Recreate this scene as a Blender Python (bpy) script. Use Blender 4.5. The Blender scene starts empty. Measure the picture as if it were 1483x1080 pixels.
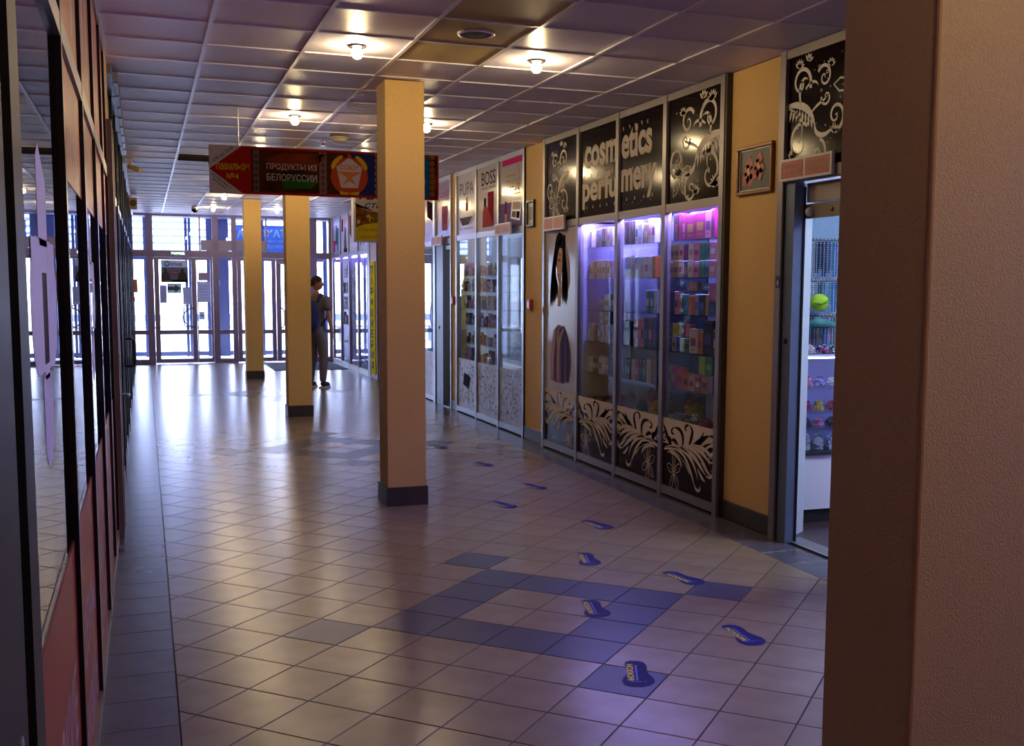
import bpy, bmesh, math, random
from mathutils import Vector, Matrix
random.seed(7)
S = bpy.context.scene
COL = S.collection
# ------------------------------------------------------------------ camera
W, H = 1483.0, 1080.0
F_PX, CX, CY = 1566.653, 785.325, 575.603
PITCH, YAW, ROLL = 0.10113, 0.35217, 0.00626
CAM_Z = 1.6534
ZC = 3.156           # ceiling height
def cam_axes():
    cy, sy, cp, sp = math.cos(YAW), math.sin(YAW), math.cos(PITCH), math.sin(PITCH)
    f = Vector((sy*cp, cy*cp, -sp)); r = Vector((cy, -sy, 0)); u = r.cross(f)
    cr, sr = math.cos(ROLL), math.sin(ROLL)
    return cr*r+sr*u, -sr*r+cr*u, f
r_, u_, f_ = cam_axes()
cam = bpy.data.cameras.new('camera'); camo = bpy.data.objects.new('camera', cam); COL.objects.link(camo)
m3 = Matrix((r_, u_, -f_)).transposed()
camo.matrix_world = Matrix.Translation((0, 0, CAM_Z)) @ m3.to_4x4()
cam.sensor_fit = 'HORIZONTAL'; cam.sensor_width = 36.0
cam.lens = 36.0*F_PX/W
cam.shift_x = -(CX-W/2)/W
cam.shift_y = (CY-H/2)/W
cam.clip_start = 0.05; cam.clip_end = 300
S.camera = camo
# ------------------------------------------------------------------ world, exposure
wd = bpy.data.worlds.new('sky'); S.world = wd; wd.use_nodes = True
bg = wd.node_tree.nodes['Background']; bg.inputs[0].default_value = (0.62, 0.69, 1.0, 1); bg.inputs[1].default_value = 8.5
S.view_settings.view_transform = 'Standard'; S.view_settings.look = 'None'
S.view_settings.gamma = 1.0; S.view_settings.use_curve_mapping = False
S.view_settings.exposure = 1.42
S.cycles.sample_clamp_indirect = 4.0
S.cycles.caustics_reflective = False; S.cycles.caustics_refractive = False
# ------------------------------------------------------------------ materials
def lin(c):
    if isinstance(c, str):
        c = c.lstrip('#'); c = [int(c[i:i+2], 16)/255 for i in (0, 2, 4)]
        return tuple(x/12.92 if x <= .04045 else ((x+.055)/1.055)**2.4 for x in c)
    return tuple(c)
M = {}
def mat(name, c, rough=.5, metal=0.0, spec=.5, var=0.0, scale=8.0, bump=0.0, bscale=60.0, emit=0.0, rnd=0.0, coat=0.0, island=False, trans=0.0, stretch=None):
    if name in M: return M[name]
    m = bpy.data.materials.new(name); m.use_nodes = True
    nt = m.node_tree; N = nt.nodes; L = nt.links
    b = N['Principled BSDF']; c = lin(c)
    b.inputs['Base Color'].default_value = (*c, 1); b.inputs['Roughness'].default_value = rough
    b.inputs['Metallic'].default_value = metal; b.inputs['Specular IOR Level'].default_value = spec
    b.inputs['Coat Weight'].default_value = coat
    if trans: b.inputs['Transmission Weight'].default_value = trans
    if emit:
        b.inputs['Emission Color'].default_value = (*c, 1); b.inputs['Emission Strength'].default_value = emit
    tc = None
    src = None
    if var or bump:
        tc = N.new('ShaderNodeTexCoord')
        vec = tc.outputs['Object']
        if stretch:
            mp = N.new('ShaderNodeMapping'); mp.inputs['Scale'].default_value = stretch
            L.new(vec, mp.inputs['Vector']); vec = mp.outputs['Vector']
    if var or rnd:
        hsv = N.new('ShaderNodeHueSaturation'); hsv.inputs['Color'].default_value = (*c, 1)
        val = None
        if var:
            nz = N.new('ShaderNodeTexNoise'); nz.inputs['Scale'].default_value = scale; nz.inputs['Detail'].default_value = 6
            L.new(vec, nz.inputs['Vector'])
            mr = N.new('ShaderNodeMapRange'); mr.inputs['From Min'].default_value = .3; mr.inputs['From Max'].default_value = .7
            mr.inputs['To Min'].default_value = 1-var; mr.inputs['To Max'].default_value = 1+var
            L.new(nz.outputs['Fac'], mr.inputs['Value']); val = mr.outputs['Result']
        if rnd:
            if island:
                g = N.new('ShaderNodeNewGeometry'); o = g.outputs['Random Per Island']
            else:
                g = N.new('ShaderNodeObjectInfo'); o = g.outputs['Random']
            m2 = N.new('ShaderNodeMapRange'); m2.inputs['To Min'].default_value = 1-rnd; m2.inputs['To Max'].default_value = 1+rnd
            L.new(o, m2.inputs['Value'])
            if val is not None:
                mu = N.new('ShaderNodeMath'); mu.operation = 'MULTIPLY'; L.new(val, mu.inputs[0]); L.new(m2.outputs['Result'], mu.inputs[1]); val = mu.outputs[0]
            else: val = m2.outputs['Result']
        L.new(val, hsv.inputs['Value']); L.new(hsv.outputs['Color'], b.inputs['Base Color'])
    if bump:
        n2 = N.new('ShaderNodeTexNoise'); n2.inputs['Scale'].default_value = bscale; n2.inputs['Detail'].default_value = 4
        L.new(vec, n2.inputs['Vector'])
        bp = N.new('ShaderNodeBump'); bp.inputs['Strength'].default_value = bump; bp.inputs['Distance'].default_value = .01
        L.new(n2.outputs['Fac'], bp.inputs['Height']); L.new(bp.outputs['Normal'], b.inputs['Normal'])
    M[name] = m; return m
def glass(name, tint=(.92, .95, .98), ior=1.5, boost=1.0, rough=.0, base=0.0):
    if name in M: return M[name]
    m = bpy.data.materials.new(name); m.use_nodes = True; nt = m.node_tree; N = nt.nodes; L = nt.links
    N.remove(N['Principled BSDF']); out = N['Material Output']
    tr = N.new('ShaderNodeBsdfTransparent'); tr.inputs[0].default_value = (*tint, 1)
    gl = N.new('ShaderNodeBsdfGlossy'); gl.inputs['Roughness'].default_value = rough
    fr = N.new('ShaderNodeLayerWeight'); fr.inputs['Blend'].default_value = .5
    pw = N.new('ShaderNodeMath'); pw.operation = 'POWER'; pw.inputs[1].default_value = 5.0
    ma = N.new('ShaderNodeMath'); ma.operation = 'MULTIPLY_ADD'; ma.use_clamp = True; ma.inputs[1].default_value = .96*boost; ma.inputs[2].default_value = .035+base
    mx = N.new('ShaderNodeMixShader'); L.new(fr.outputs['Facing'], pw.inputs[0])
    L.new(pw.outputs[0], ma.inputs[0]); L.new(ma.outputs[0], mx.inputs[0]); L.new(tr.outputs[0], mx.inputs[1]); L.new(gl.outputs[0], mx.inputs[2])
    L.new(mx.outputs[0], out.inputs[0]); M[name] = m; return m
# ------------------------------------------------------------------ mesh builder
class MB:
    def __init__(s): s.v = []; s.f = []; s.mi = []; s.ms = []; s.cur = 0; s.sm = []; s.smooth = False
    def use(s, m):
        if m not in s.ms: s.ms.append(m)
        s.cur = s.ms.index(m); return s
    def add(s, vs, fs):
        n = len(s.v); s.v.extend(Vector(v) for v in vs)
        for f in fs: s.f.append([n+i for i in f]); s.mi.append(s.cur); s.sm.append(s.smooth)
        return s
    def box(s, x0, x1, y0, y1, z0, z1, ch=0.0):
        if ch <= 0:
            vs = [(x, y, z) for z in (z0, z1) for y in (y0, y1) for x in (x0, x1)]
            fs = [(0, 2, 3, 1), (4, 5, 7, 6), (0, 1, 5, 4), (2, 6, 7, 3), (0, 4, 6, 2), (1, 3, 7, 5)]
            return s.add(vs, fs)
        # chamfered box: 24 verts
        c = min(ch, .45*min(abs(x1-x0), abs(y1-y0), abs(z1-z0)))
        bm = bmesh.new(); bmesh.ops.create_cube(bm, size=1)
        for v in bm.verts: v.co = Vector(((x0+x1)/2+v.co.x*(x1-x0), (y0+y1)/2+v.co.y*(y1-y0), (z0+z1)/2+v.co.z*(z1-z0)))
        bmesh.ops.bevel(bm, geom=bm.edges[:], offset=c, segments=1, affect='EDGES')
        bm.verts.index_update()
        s.add([v.co.copy() for v in bm.verts], [[v.index for v in f.verts] for f in bm.faces]); bm.free(); return s
    def cyl(s, p0, p1, r0, r1=None, n=12, caps=True):
        r1 = r0 if r1 is None else r1; p0 = Vector(p0); p1 = Vector(p1); d = (p1-p0).normalized()
        a = d.orthogonal().normalized(); b = d.cross(a)
        vs = []
        for p, r in ((p0, r0), (p1, r1)):
            for i in range(n):
                t = 2*math.pi*i/n; vs.append(p+a*(r*math.cos(t))+b*(r*math.sin(t)))
        fs = [(i, (i+1) % n, n+(i+1) % n, n+i) for i in range(n)]
        if caps: fs += [tuple(range(n-1, -1, -1)), tuple(range(n, 2*n))]
        return s.add(vs, fs)
    def tube(s, pts, r, n=8):
        pts = [Vector(p) for p in pts]; vs = []; k = len(pts); prev = None
        for i, p in enumerate(pts):
            d = (pts[min(i+1, k-1)]-pts[max(i-1, 0)]).normalized()
            a = d.orthogonal().normalized() if prev is None else (prev-d*prev.dot(d)).normalized()
            prev = a; b = d.cross(a); rr = r[i] if isinstance(r, (list, tuple)) else r
            for j in range(n):
                t = 2*math.pi*j/n; vs.append(p+a*(rr*math.cos(t))+b*(rr*math.sin(t)))
        fs = [(i*n+j, i*n+(j+1) % n, (i+1)*n+(j+1) % n, (i+1)*n+j) for i in range(k-1) for j in range(n)]
        fs += [tuple(range(n-1, -1, -1)), tuple(range((k-1)*n, k*n))]
        return s.add(vs, fs)
    def lathe(s, c, prof, n=16, axis='Z'):
        c = Vector(c); vs = []
        for rr, h in prof:
            for j in range(n):
                t = 2*math.pi*j/n; x, y = rr*math.cos(t), rr*math.sin(t)
                vs.append(c+(Vector((x, y, h)) if axis == 'Z' else Vector((h, x, y)) if axis == 'X' else Vector((x, h, y))))
        k = len(prof)
        fs = [(i*n+j, i*n+(j+1) % n, (i+1)*n+(j+1) % n, (i+1)*n+j) for i in range(k-1) for j in range(n)]
        fs += [tuple(range(n-1, -1, -1)), tuple(range((k-1)*n, k*n))]
        return s.add(vs, fs)
    def ball(s, c, rx, ry=None, rz=None, n=10, m=7):
        ry = ry or rx; rz = rz or rx; c = Vector(c); vs = [c+Vector((0, 0, -rz))]
        for i in range(1, m):
            ph = -math.pi/2+math.pi*i/m
            for j in range(n):
                t = 2*math.pi*j/n; vs.append(c+Vector((rx*math.cos(ph)*math.cos(t), ry*math.cos(ph)*math.sin(t), rz*math.sin(ph))))
        vs.append(c+Vector((0, 0, rz))); top = len(vs)-1
        fs = [(0, 1+(j+1) % n, 1+j) for j in range(n)]
        for i in range(m-2):
            for j in range(n): fs.append((1+i*n+j, 1+i*n+(j+1) % n, 1+(i+1)*n+(j+1) % n, 1+(i+1)*n+j))
        fs += [(top, 1+(m-2)*n+j, 1+(m-2)*n+(j+1) % n) for j in range(n)]
        return s.add(vs, fs)
    def build(s, name, m=None, parent=None, loc=None):
        me = bpy.data.meshes.new(name)
        o = bpy.data.objects.new(name, me)
        off = Vector(loc) if loc is not None else Vector((0, 0, 0))
        if parent is not None:
            q = parent; off = Vector((0, 0, 0))
            while q is not None: off = off+q.location; q = q.parent
        me.from_pydata([v-off for v in s.v], [], s.f)
        for mm in (s.ms if s.ms else [m]): me.materials.append(mm)
        if s.ms:
            for p, i in zip(me.polygons, s.mi): p.material_index = i
        for p, k in zip(me.polygons, s.sm): p.use_smooth = k
        me.update()
        if loc is not None and parent is None: o.location = loc
        if parent is not None: o.parent = parent
        COL.objects.link(o); return o
def tag(o, label=None, cat=None, group=None, kind=None):
    if label: o['label'] = label
    if cat: o['category'] = cat
    if group: o['group'] = group
    if kind: o['kind'] = kind
    return o
def thing(name, label, cat, loc=(0, 0, 0), group=None):
    o = bpy.data.objects.new(name, None); COL.objects.link(o); o.location = loc; o.empty_display_size = .1
    return tag(o, label, cat, group)
def boxpart(name, m, parent, *a, **k): return MB().box(*a, **k).build(name, m, parent)
# ------------------------------------------------------------------ flat print on a plane
class Art:
    """flat print: 2-D shapes (u to the right as read, v up) laid on a plane"""
    def __init__(s, o, U, V, step=.0006):
        s.o = Vector(o); s.U = Vector(U); s.V = Vector(V); s.n = s.U.cross(s.V); s.mb = MB(); s.k = 1; s.step = step
    def up(s): s.k += 1; return s
    def pt(s, u, v): return s.o+s.U*u+s.V*v+s.n*(s.step*s.k)
    def poly(s, m, pts):
        s.mb.use(m); s.mb.add([s.pt(*p) for p in pts], [tuple(range(len(pts)))]); return s
    def rect(s, m, u0, u1, v0, v1): return s.poly(m, [(u0, v0), (u1, v0), (u1, v1), (u0, v1)])
    def disc(s, m, u, v, r, r2=None, n=16, a=0):
        r2 = r2 or r; ca, sa = math.cos(a), math.sin(a)
        return s.poly(m, [(u+r*math.cos(t)*ca-r2*math.sin(t)*sa, v+r*math.cos(t)*sa+r2*math.sin(t)*ca) for t in [2*math.pi*i/n for i in range(n)]])
    def ring(s, m, u, v, r, w, n=14):
        return s.ribbon(m, [(u+r*math.cos(2*math.pi*i/n), v+r*math.sin(2*math.pi*i/n)) for i in range(n+1)], [w]*(n+1))
    def ribbon(s, m, pts, ws):
        s.mb.use(m); n = len(pts); vs = []
        for i, p in enumerate(pts):
            a = pts[max(i-1, 0)]; b = pts[min(i+1, n-1)]; dx, dy = b[0]-a[0], b[1]-a[1]; l = math.hypot(dx, dy) or 1e-9
            nx, ny = -dy/l, dx/l; w = ws[i]/2
            vs += [s.pt(p[0]-nx*w, p[1]-ny*w), s.pt(p[0]+nx*w, p[1]+ny*w)]
        s.mb.add(vs, [(2*i, 2*i+2, 2*i+3, 2*i+1) for i in range(n-1)]); return s
    def text(s, m, t, u0, v0, w=None, h=None, bold=0.0, rot=0.0, mirror=False, shear=0.0, cw=None):
        vs, fs = glyphs(t, bold, shear)
        if not vs: return s
        x0 = min(p[0] for p in vs); x1 = max(p[0] for p in vs); y0 = min(p[1] for p in vs); y1 = max(p[1] for p in vs)
        sy = h/(y1-y0) if h else w/(x1-x0); sx = w/(x1-x0) if w else sy
        ca, sa = math.cos(rot), math.sin(rot); P = []
        for x, y in vs:
            x = (x-x0)*sx; y = (y-y0)*sy
            if mirror: x = (x1-x0)*sx-x
            P.append(s.pt(u0+x*ca-y*sa, v0+x*sa+y*ca))
        if mirror: fs = [f[::-1] for f in fs]
        s.mb.use(m); s.mb.add(P, fs); return s
    def build(s, name, parent): return s.mb.build(name, None, parent)
_gl = {}
def glyphs(t, bold=0.0, shear=0.0):
    k = (t, bold, shear)
    if k in _gl: return _gl[k]
    cu = bpy.data.curves.new('tmp', 'FONT'); cu.body = t; cu.size = 1; cu.offset = bold; cu.shear = shear; cu.resolution_u = 5; cu.fill_mode = 'FRONT'
    ob = bpy.data.objects.new('tmp', cu); COL.objects.link(ob)
    dg = bpy.context.evaluated_depsgraph_get(); me = ob.evaluated_get(dg).to_mesh()
    vs = [(v.co.x, v.co.y) for v in me.vertices]; fs = [tuple(p.vertices) for p in me.polygons]
    ob.evaluated_get(dg).to_mesh_clear(); bpy.data.objects.remove(ob); bpy.data.curves.remove(cu)
    _gl[k] = (vs, fs); return _gl[k]
RW = ((0, -1, 0), (0, 0, 1))     # reading axes on the right wall (faces -X)
LW = ((0, 1, 0), (0, 0, 1))      # left wall (faces +X)
EW = ((1, 0, 0), (0, 0, 1))      # walls that face the camera (-Y)
FL = ((1, 0, 0), (0, 1, 0))
# ------------------------------------------------------------------ palette
tile_beige = mat('glazed tile beige', '#80705f', rough=.25, spec=.36, var=.10, scale=5, rnd=.06)
tile_beige_i = mat('glazed tile beige far', '#80705f', rough=.25, spec=.36, var=.06, scale=5, rnd=.06, island=True)
tile_blue = mat('glazed tile slate blue', '#3e4058', rough=.31, spec=.28, var=.10, scale=6, rnd=.06)
tile_grey = mat('glazed tile slate grey', '#545362', rough=.27, spec=.36, var=.10, scale=6, rnd=.05)
grout = mat('dark grout', '#171212', rough=.9, var=.15, scale=40)
plaster = mat('ochre plaster', '#dcb675', rough=.75, var=.07, scale=90, bump=.35, bscale=140)
plaster_pale = mat('beige scratched plaster', '#b8a07c', rough=.7, var=.05, scale=80, bump=.25, bscale=170)
skirt = mat('dark skirting tile', '#3a3234', rough=.4, var=.1)
ceil_t = mat('mineral ceiling tile', '#e0d8ea', rough=.42, spec=.45, var=.06, scale=120, rnd=.04, bump=.15, bscale=160)
ceil_y = mat('yellowed ceiling tile', '#cdb684', rough=.6, spec=.3, var=.06, scale=120, bump=.15, bscale=160)
alu_w = mat('white lacquered tee bar', '#e2def0', rough=.3, metal=.0)
alu = mat('grey aluminium', '#8b8488', rough=.38, metal=.55, var=.04, scale=3)
alu_l = mat('silver aluminium', '#a9abb5', rough=.3, metal=.7)
alu_d = mat('dark aluminium', '#2a2c36', rough=.35, metal=.4)
alu_v = mat('mauve aluminium', '#8d84a8', rough=.42, metal=.3, var=.05)
alu_b = mat('blue grey aluminium', '#6a7b92', rough=.4, metal=.3, var=.04)
blk = mat('black rubber', '#08080a', rough=.7)
white = mat('white gloss board', '#d7d9df', rough=.35)
cream = mat('cream print', '#d8cec8', rough=.45)
brown = mat('dark brown film', '#1d1214', rough=.13, spec=.11, var=.08, scale=2)
gls = glass('clear pane')
gls_l = glass('shop pane', (.75, .82, .84), boost=1.0)
gls_s = glass('glass shelf', (.93, .97, .965), boost=.5)
red_s = mat('red sign', '#b03024', rough=.4)
red_f = mat('faded red sign', '#c98580', rough=.4)
wht_t = mat('white lettering', '#e8e6e2', rough=.5)
# ------------------------------------------------------------------ floor
TS, TA, TX, TY = 0.3036, -0.7802, 1.6494, 4.0469
ta = Vector((math.cos(TA), math.sin(TA))); tb = Vector((-math.sin(TA), math.cos(TA)))
XS0, XS1 = 0.082, 3.614      # field between the two border strips
floor = MB().box(-3.2, 7.0, -3.2, 24.45, -.08, -.0035).build('floor', grout); tag(floor, kind='structure')
def clip(poly, ax, lim, keep_gt):
    out = []
    for i in range(len(poly)):
        a, b = poly[i-1], poly[i]
        ia = a[ax] > lim if keep_gt else a[ax] < lim; ib = b[ax] > lim if keep_gt else b[ax] < lim
        if ia != ib:
            t = (lim-a[ax])/(b[ax]-a[ax]); out.append((a[0]+(b[0]-a[0])*t, a[1]+(b[1]-a[1])*t))
        if ib: out.append(b)
    return out
def slab(mb, poly, z0, z1, ch=.0012):
    n = len(poly); cx = sum(p[0] for p in poly)/n; cy = sum(p[1] for p in poly)/n
    def ins(p):
        d = math.hypot(p[0]-cx, p[1]-cy) or 1; k = 1-ch*1.4/d; return (cx+(p[0]-cx)*k, cy+(p[1]-cy)*k)
    vs = [(*p, z0) for p in poly]+[(*p, z1-ch) for p in poly]+[(*ins(p), z1) for p in poly]
    fs = [(i, (i+1) % n, n+(i+1) % n, n+i) for i in range(n)]+[(n+i, n+(i+1) % n, 2*n+(i+1) % n, 2*n+i) for i in range(n)]+[tuple(range(2*n, 3*n))]
    mb.add(vs, fs)
def is_blue(i, j):
    for s in (0, 1, 2):
        a, b = i+14*s, j-14*s
        if -4 <= a <= -1 and 1 <= b <= 4 and not (-3 <= a <= -2 and 2 <= b <= 3): return True
        if (a, b) in ((0, 0), (0, 5), (-5, 0), (-5, 5)): return True
    return False
tiles = []
for i in range(-70, 30):
    for j in range(-30, 70):
        c = Vector((TX, TY))+ta*(TS*(i+.5))+tb*(TS*(j+.5))
        if not (XS0-.25 < c.x < XS1+.25 and -1.0 < c.y < 24.45): continue
        g = .5-.0060/TS/2
        poly = [tuple(c+ta*(TS*a)+tb*(TS*b)) for a, b in ((-g, -g), (g, -g), (g, g), (-g, g))]
        full = len(poly)
        p2 = clip(clip(clip(poly, 0, XS0+.0025, True), 0, XS1-.0025, False), 1, 24.3, False)
        if len(p2) < 3: continue
        cut = (p2 != poly) and any(abs(a[0]-b[0])+abs(a[1]-b[1]) > 1e-6 for a, b in zip(p2, poly)) or len(p2) != 4
        tiles.append((c, p2, cut, is_blue(i, j)))
tmb = MB(); q = [tuple(ta*(TS*a)+tb*(TS*b)) for a, b in ((-g, -g), (g, -g), (g, g), (-g, g))]; slab(tmb, q, -.012, 0)
tme = {}
for nm, mm in (('beige', tile_beige), ('blue', tile_blue)):
    o = tmb.build('floor_tile', mm); tme[nm] = o.data; bpy.data.objects.remove(o)
def near(c): return c.y if c.y > 3.2 else 1e3+abs(c.y)
tiles.sort(key=lambda t: near(t[0]))
rest = MB(); rest.use(tile_beige_i); n_t = 0
for c, p2, cut, bl in tiles:
    if n_t < 300 and c.y > 3.2:
        n_t += 1
        if cut:
            mb = MB(); slab(mb, [(a-c.x, b-c.y) for a, b in p2], -.012, 0); o = mb.build('floor_tile', tile_blue if bl else tile_beige)
        else:
            o = bpy.data.objects.new('floor_tile', tme['blue' if bl else 'beige']); COL.objects.link(o)
        o.location = (c.x, c.y, 0); o.parent = floor
    else:
        rest.use(tile_blue if bl else tile_beige_i); slab(rest, p2, -.012, 0, ch=.0004)
tag(rest.build('floor_tile_field', None, floor), kind='stuff')
def strip(x0, x1, ystart, pitch, y0, y1, nm):
    mb = MB(); slab(mb, [(0, 0), (x1-x0-.003, 0), (x1-x0-.004, pitch-.004), (0, pitch-.003)], -.012, 0); o0 = mb.build(nm, tile_grey); me = o0.data; bpy.data.objects.remove(o0)
    y = ystart
    while y > y0+pitch: y -= pitch
    while y < y1-pitch:
        o = bpy.data.objects.new(nm, me); COL.objects.link(o); o.location = (x0+.0015, y, 0); o.parent = floor; y += pitch
strip(-.215, XS0, 4.181, .3036, .2, 24.2, 'border_tile')
strip(XS1, 3.90, 5.80, .3036, 1.0, 24.2, 'border_tile')
shop_floor = mat('dark laminate floor', '#3a2c30', rough=.35, var=.2, scale=6, stretch=(1, 12, 1))
tag(MB().box(4.05, 6.9, -3, 24.3, -.02, .002).build('floor_shop', shop_floor), kind='structure')
# ------------------------------------------------------------------ ceiling
GX, GY, GS = 0.4052, 6.6658, .6
ceil = MB().box(-3.2, 7.0, -3.2, 24.45, ZC+.035, ZC+.12).build('ceiling', ceil_t); tag(ceil, kind='structure')
MB_t = MB().box(0, GS-.012, 0, GS-.012, 0, .014, ch=.002); o = MB_t.build('ceiling_tile', ceil_t); cme = o.data; bpy.data.objects.remove(o)
o = MB_t.build('ceiling_tile', ceil_y); cmy = o.data; bpy.data.objects.remove(o)
MB_p = MB().box(0, 3.94-(GX+5*GS)-.006, 0, GS-.012, 0, .014, ch=.002); o = MB_p.build('ceiling_tile', ceil_t); cmp_ = o.data; bpy.data.objects.remove(o)
m0 = -5; m1 = 29
YEL = {(2, -1), (2, -2), (2, 0)}
for k in range(-1, 6):
    for m in range(m0, m1+1):
        y = GY+GS*m
        if y+GS > 24.32: continue
        o = bpy.data.objects.new('ceiling_tile', cmp_ if k == 5 else (cmy if (k, m) in YEL else cme)); COL.objects.link(o)
        o.location = (GX+GS*k+.006, y+.006, ZC+.005); o.parent = ceil
for k in range(-1, 6):
    x = GX+GS*k
    o = MB().box(x-.012, x+.012, -3, 24.3, ZC-.004, ZC+.0045).box(x-.002, x+.002, -3, 24.3, ZC, ZC+.03).build('main_bar', alu_w, ceil)
for m in range(m0, m1+2):
    y = GY+GS*m
    if y > 24.25: continue
    MB().box(-.2, 3.93, y-.010, y+.010, ZC-.003, ZC+.0045).build('cross_bar', alu_w, ceil)
tag(MB().box(-.24, 4.0, -3, GY+GS*m0-.01, ZC+.001, ZC+.03).build('ceiling_rear', ceil_t), kind='structure')
# ------------------------------------------------------------------ shells behind: rear wall, side rooms
shop_wall = mat('shop white wall', '#c9ccd6', rough=.7, var=.03)
dark_wall = mat('dark shop interior', '#23222b', rough=.7, var=.1)
tag(MB().box(-3.2, 7.0, -3.2, -3.0, 0, ZC+.03).build('wall_back', plaster), kind='structure')
wr = MB()
for a, b in ((-3, .95), (6.14, 6.86), (10.56, 11.22), (13.99, 14.22), (19.02, 19.80), (23.85, 24.3)):
    wr.box(3.92, 4.06, a, b, 0, ZC)
tag(wr.build('wall_right', plaster), kind='structure')
bs = MB()
for a, b in ((6.145, 6.83), (10.57, 11.21), (13.995, 14.21)):
    bs.box(3.905, 3.92, a, b, 0, .135, ch=.003)
tag(bs.build('baseboard_right', skirt), kind='structure')
sw = MB()
sw.box(6.8, 6.95, -3, 24.3, 0, ZC)
for y in (-2.9, 7.0, 10.9, 14.1, 19.4): sw.box(4.32 if y > 6.9 and y < 11 else 4.06, 6.8, y, y+.1, 0, ZC)
tag(sw.build('wall_shop_right', shop_wall), kind='structure')
lw = MB().box(-3.0, -2.85, -3, 24.3, 0, ZC)
for y in (7.7, 13.6, 19.7): lw.box(-2.85, -.25, y, y+.1, 0, ZC)
tag(lw.build('wall_shop_left', dark_wall), kind='structure')
wl = MB().box(-.30, -.19, -3, .9, 0, ZC)
for a, b in ((7.52, 8.12), (13.32, 13.95), (19.5, 20.0)): wl.box(-.30, -.195, a, b, 0, ZC)
tag(wl.build('wall_left', plaster), kind='structure')
# ------------------------------------------------------------------ columns
def column(y, label, pm, loc_x=1.69, w=.295, d=.295):
    t = thing('column', label, 'column', (loc_x+w/2, y+d/2, 0))
    MB().box(loc_x, loc_x+w, y, y+d, .1, ZC, ch=.004).build('shaft', pm, t)
    pl = MB().box(loc_x-.008, loc_x+w+.008, y-.008, y+d+.008, 0, .14)
    p = pl.build('plinth', skirt, t)
    for a, b in ((loc_x-.012, loc_x+w/2-.001), (loc_x+w/2+.001, loc_x+w+.012)):
        MB().box(a, b, y-.013, y-.008, .002, .145).build('skirting_tile', skirt, p)
    MB().box(loc_x-.013, loc_x-.008, y-.012, y+d+.012, .002, .145).build('skirting_tile', skirt, p)
    return t
column(7.965, 'ochre plastered square column in front of the arrow sign', plaster)
column(13.915, 'ochre plastered square column beside the standing man', plaster)
column(19.86, 'ochre plastered square column by the entrance doors', plaster)
column(2.035, 'beige square column with scratched plaster and a lighter corner bead', plaster_pale, w=.36, d=.355)
MB().tube([(1.688, 2.033, .14), (1.688, 2.033, ZC-.01)], .006, n=6).build('corner_bead', mat('corner bead', '#b08c72', rough=.6), bpy.data.objects['column.003'])
# ------------------------------------------------------------------ ceiling fittings
chrome = mat('chrome ring', '#c9c2b8', rough=.15, metal=1)
bulb_m = mat('lamp bulb', (1.0, .74, .38), emit=125)
def lamp(x, y, label, first):
    t = thing('ceiling_lamp' if y > 5 else 'ceiling_lamp_offscreen', label, 'lamp', (x, y, ZC), 'ceiling lamps along the corridor')
    b = MB(); b.smooth = True
    b.lathe((x, y, ZC), [(.036, .012), (.058, .0), (.060, -.005), (.052, -.009), (.040, -.006), (.036, .01)], n=20); b.build('trim_ring', chrome, t)
    c = MB(); c.smooth = True
    c.lathe((x, y, ZC), [(.018, .012), (.024, -.01), (.033, -.035), (.034, -.055), (.022, -.072), (.006, -.078)], n=14); c.build('bulb', bulb_m, t)
    return t
LR = ['behind the beige column', 'in the row before the front column', 'in the row behind the arrow sign', 'in the row before the middle column', 'in the row behind the middle column', 'in the row before the last column', 'in the row nearest the entrance glazing']
LY = [.966, 6.966, 9.966, 12.966, 15.966, 18.966, 21.966]
for y in LY:
    for x in (1.305, 2.505):
        lamp(x, y, 'warm ceiling bulb lamp %s, on the %s side' % (LR[LY.index(y)], 'red shopfront' if x < 2 else 'perfumery'), False)
# speaker, detector, grille, cameras
def t_speaker(x, y):
    t = thing('ceiling_speaker', 'flat round grey loudspeaker in a yellowed ceiling tile', 'speaker', (x, y, ZC))
    b = MB(); b.smooth = True; b.lathe((x, y, ZC), [(.112, .004), (.112, -.006), (.098, -.010), (.094, -.004), (.09, .002)], n=28); b.build('rim', alu_w, t)
    b = MB(); b.lathe((x, y, ZC), [(.097, 0), (.097, -.006), (.05, -.009), (.01, -.010)], n=28); b.build('grille', mat('grey mesh', '#59575f', rough=.7, var=.2, scale=300), t)
t_speaker(1.905, 6.366)
t = thing('smoke_detector', 'cream round smoke detector on the ceiling above the arrow sign', 'smoke detector', (1.905, 11.19, ZC))
cdm = mat('cream plastic', '#c6c0b4', rough=.5)
b = MB(); b.smooth = True; b.lathe((1.905, 11.19, ZC), [(.10, .0), (.10, -.012), (.085, -.02)], n=20); b.build('base', cdm, t)
b = MB(); b.smooth = True; b.lathe((1.905, 11.19, ZC), [(.08, -.02), (.075, -.04), (.05, -.055), (.01, -.058)], n=20); b.build('head', cdm, t)
t = thing('sprinkler', 'small chrome sprinkler head beside the cream smoke detector', 'sprinkler', (1.80, 11.55, ZC))
b = MB(); b.lathe((1.80, 11.55, ZC), [(.035, 0), (.035, -.006), (.012, -.008)], n=14); b.build('rose', chrome, t)
b = MB(); b.cyl((1.80, 11.55, ZC-.006), (1.80, 11.55, ZC-.045), .009); b.cyl((1.80, 11.55, ZC-.045), (1.80, 11.55, ZC-.049), .024); b.build('nozzle', chrome, t)
t = thing('air_vent', 'dark slatted air vent grille set in the ceiling', 'air vent', (.705, 13.55, ZC))
MB().box(.43, .98, 13.27, 13.83, ZC-.006, ZC-.001).build('backing', mat('vent dark', '#1c1b22', rough=.8), t)
for i in range(9):
    y = 13.29+i*.06; MB().add([(.43, y, ZC-.006), (.98, y, ZC-.006), (.98, y+.03, ZC-.022), (.43, y+.03, ZC-.022)], [(0, 1, 2, 3)]).build('slat', mat('vent slat', '#4a4853', rough=.5, metal=.4), t)
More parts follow.
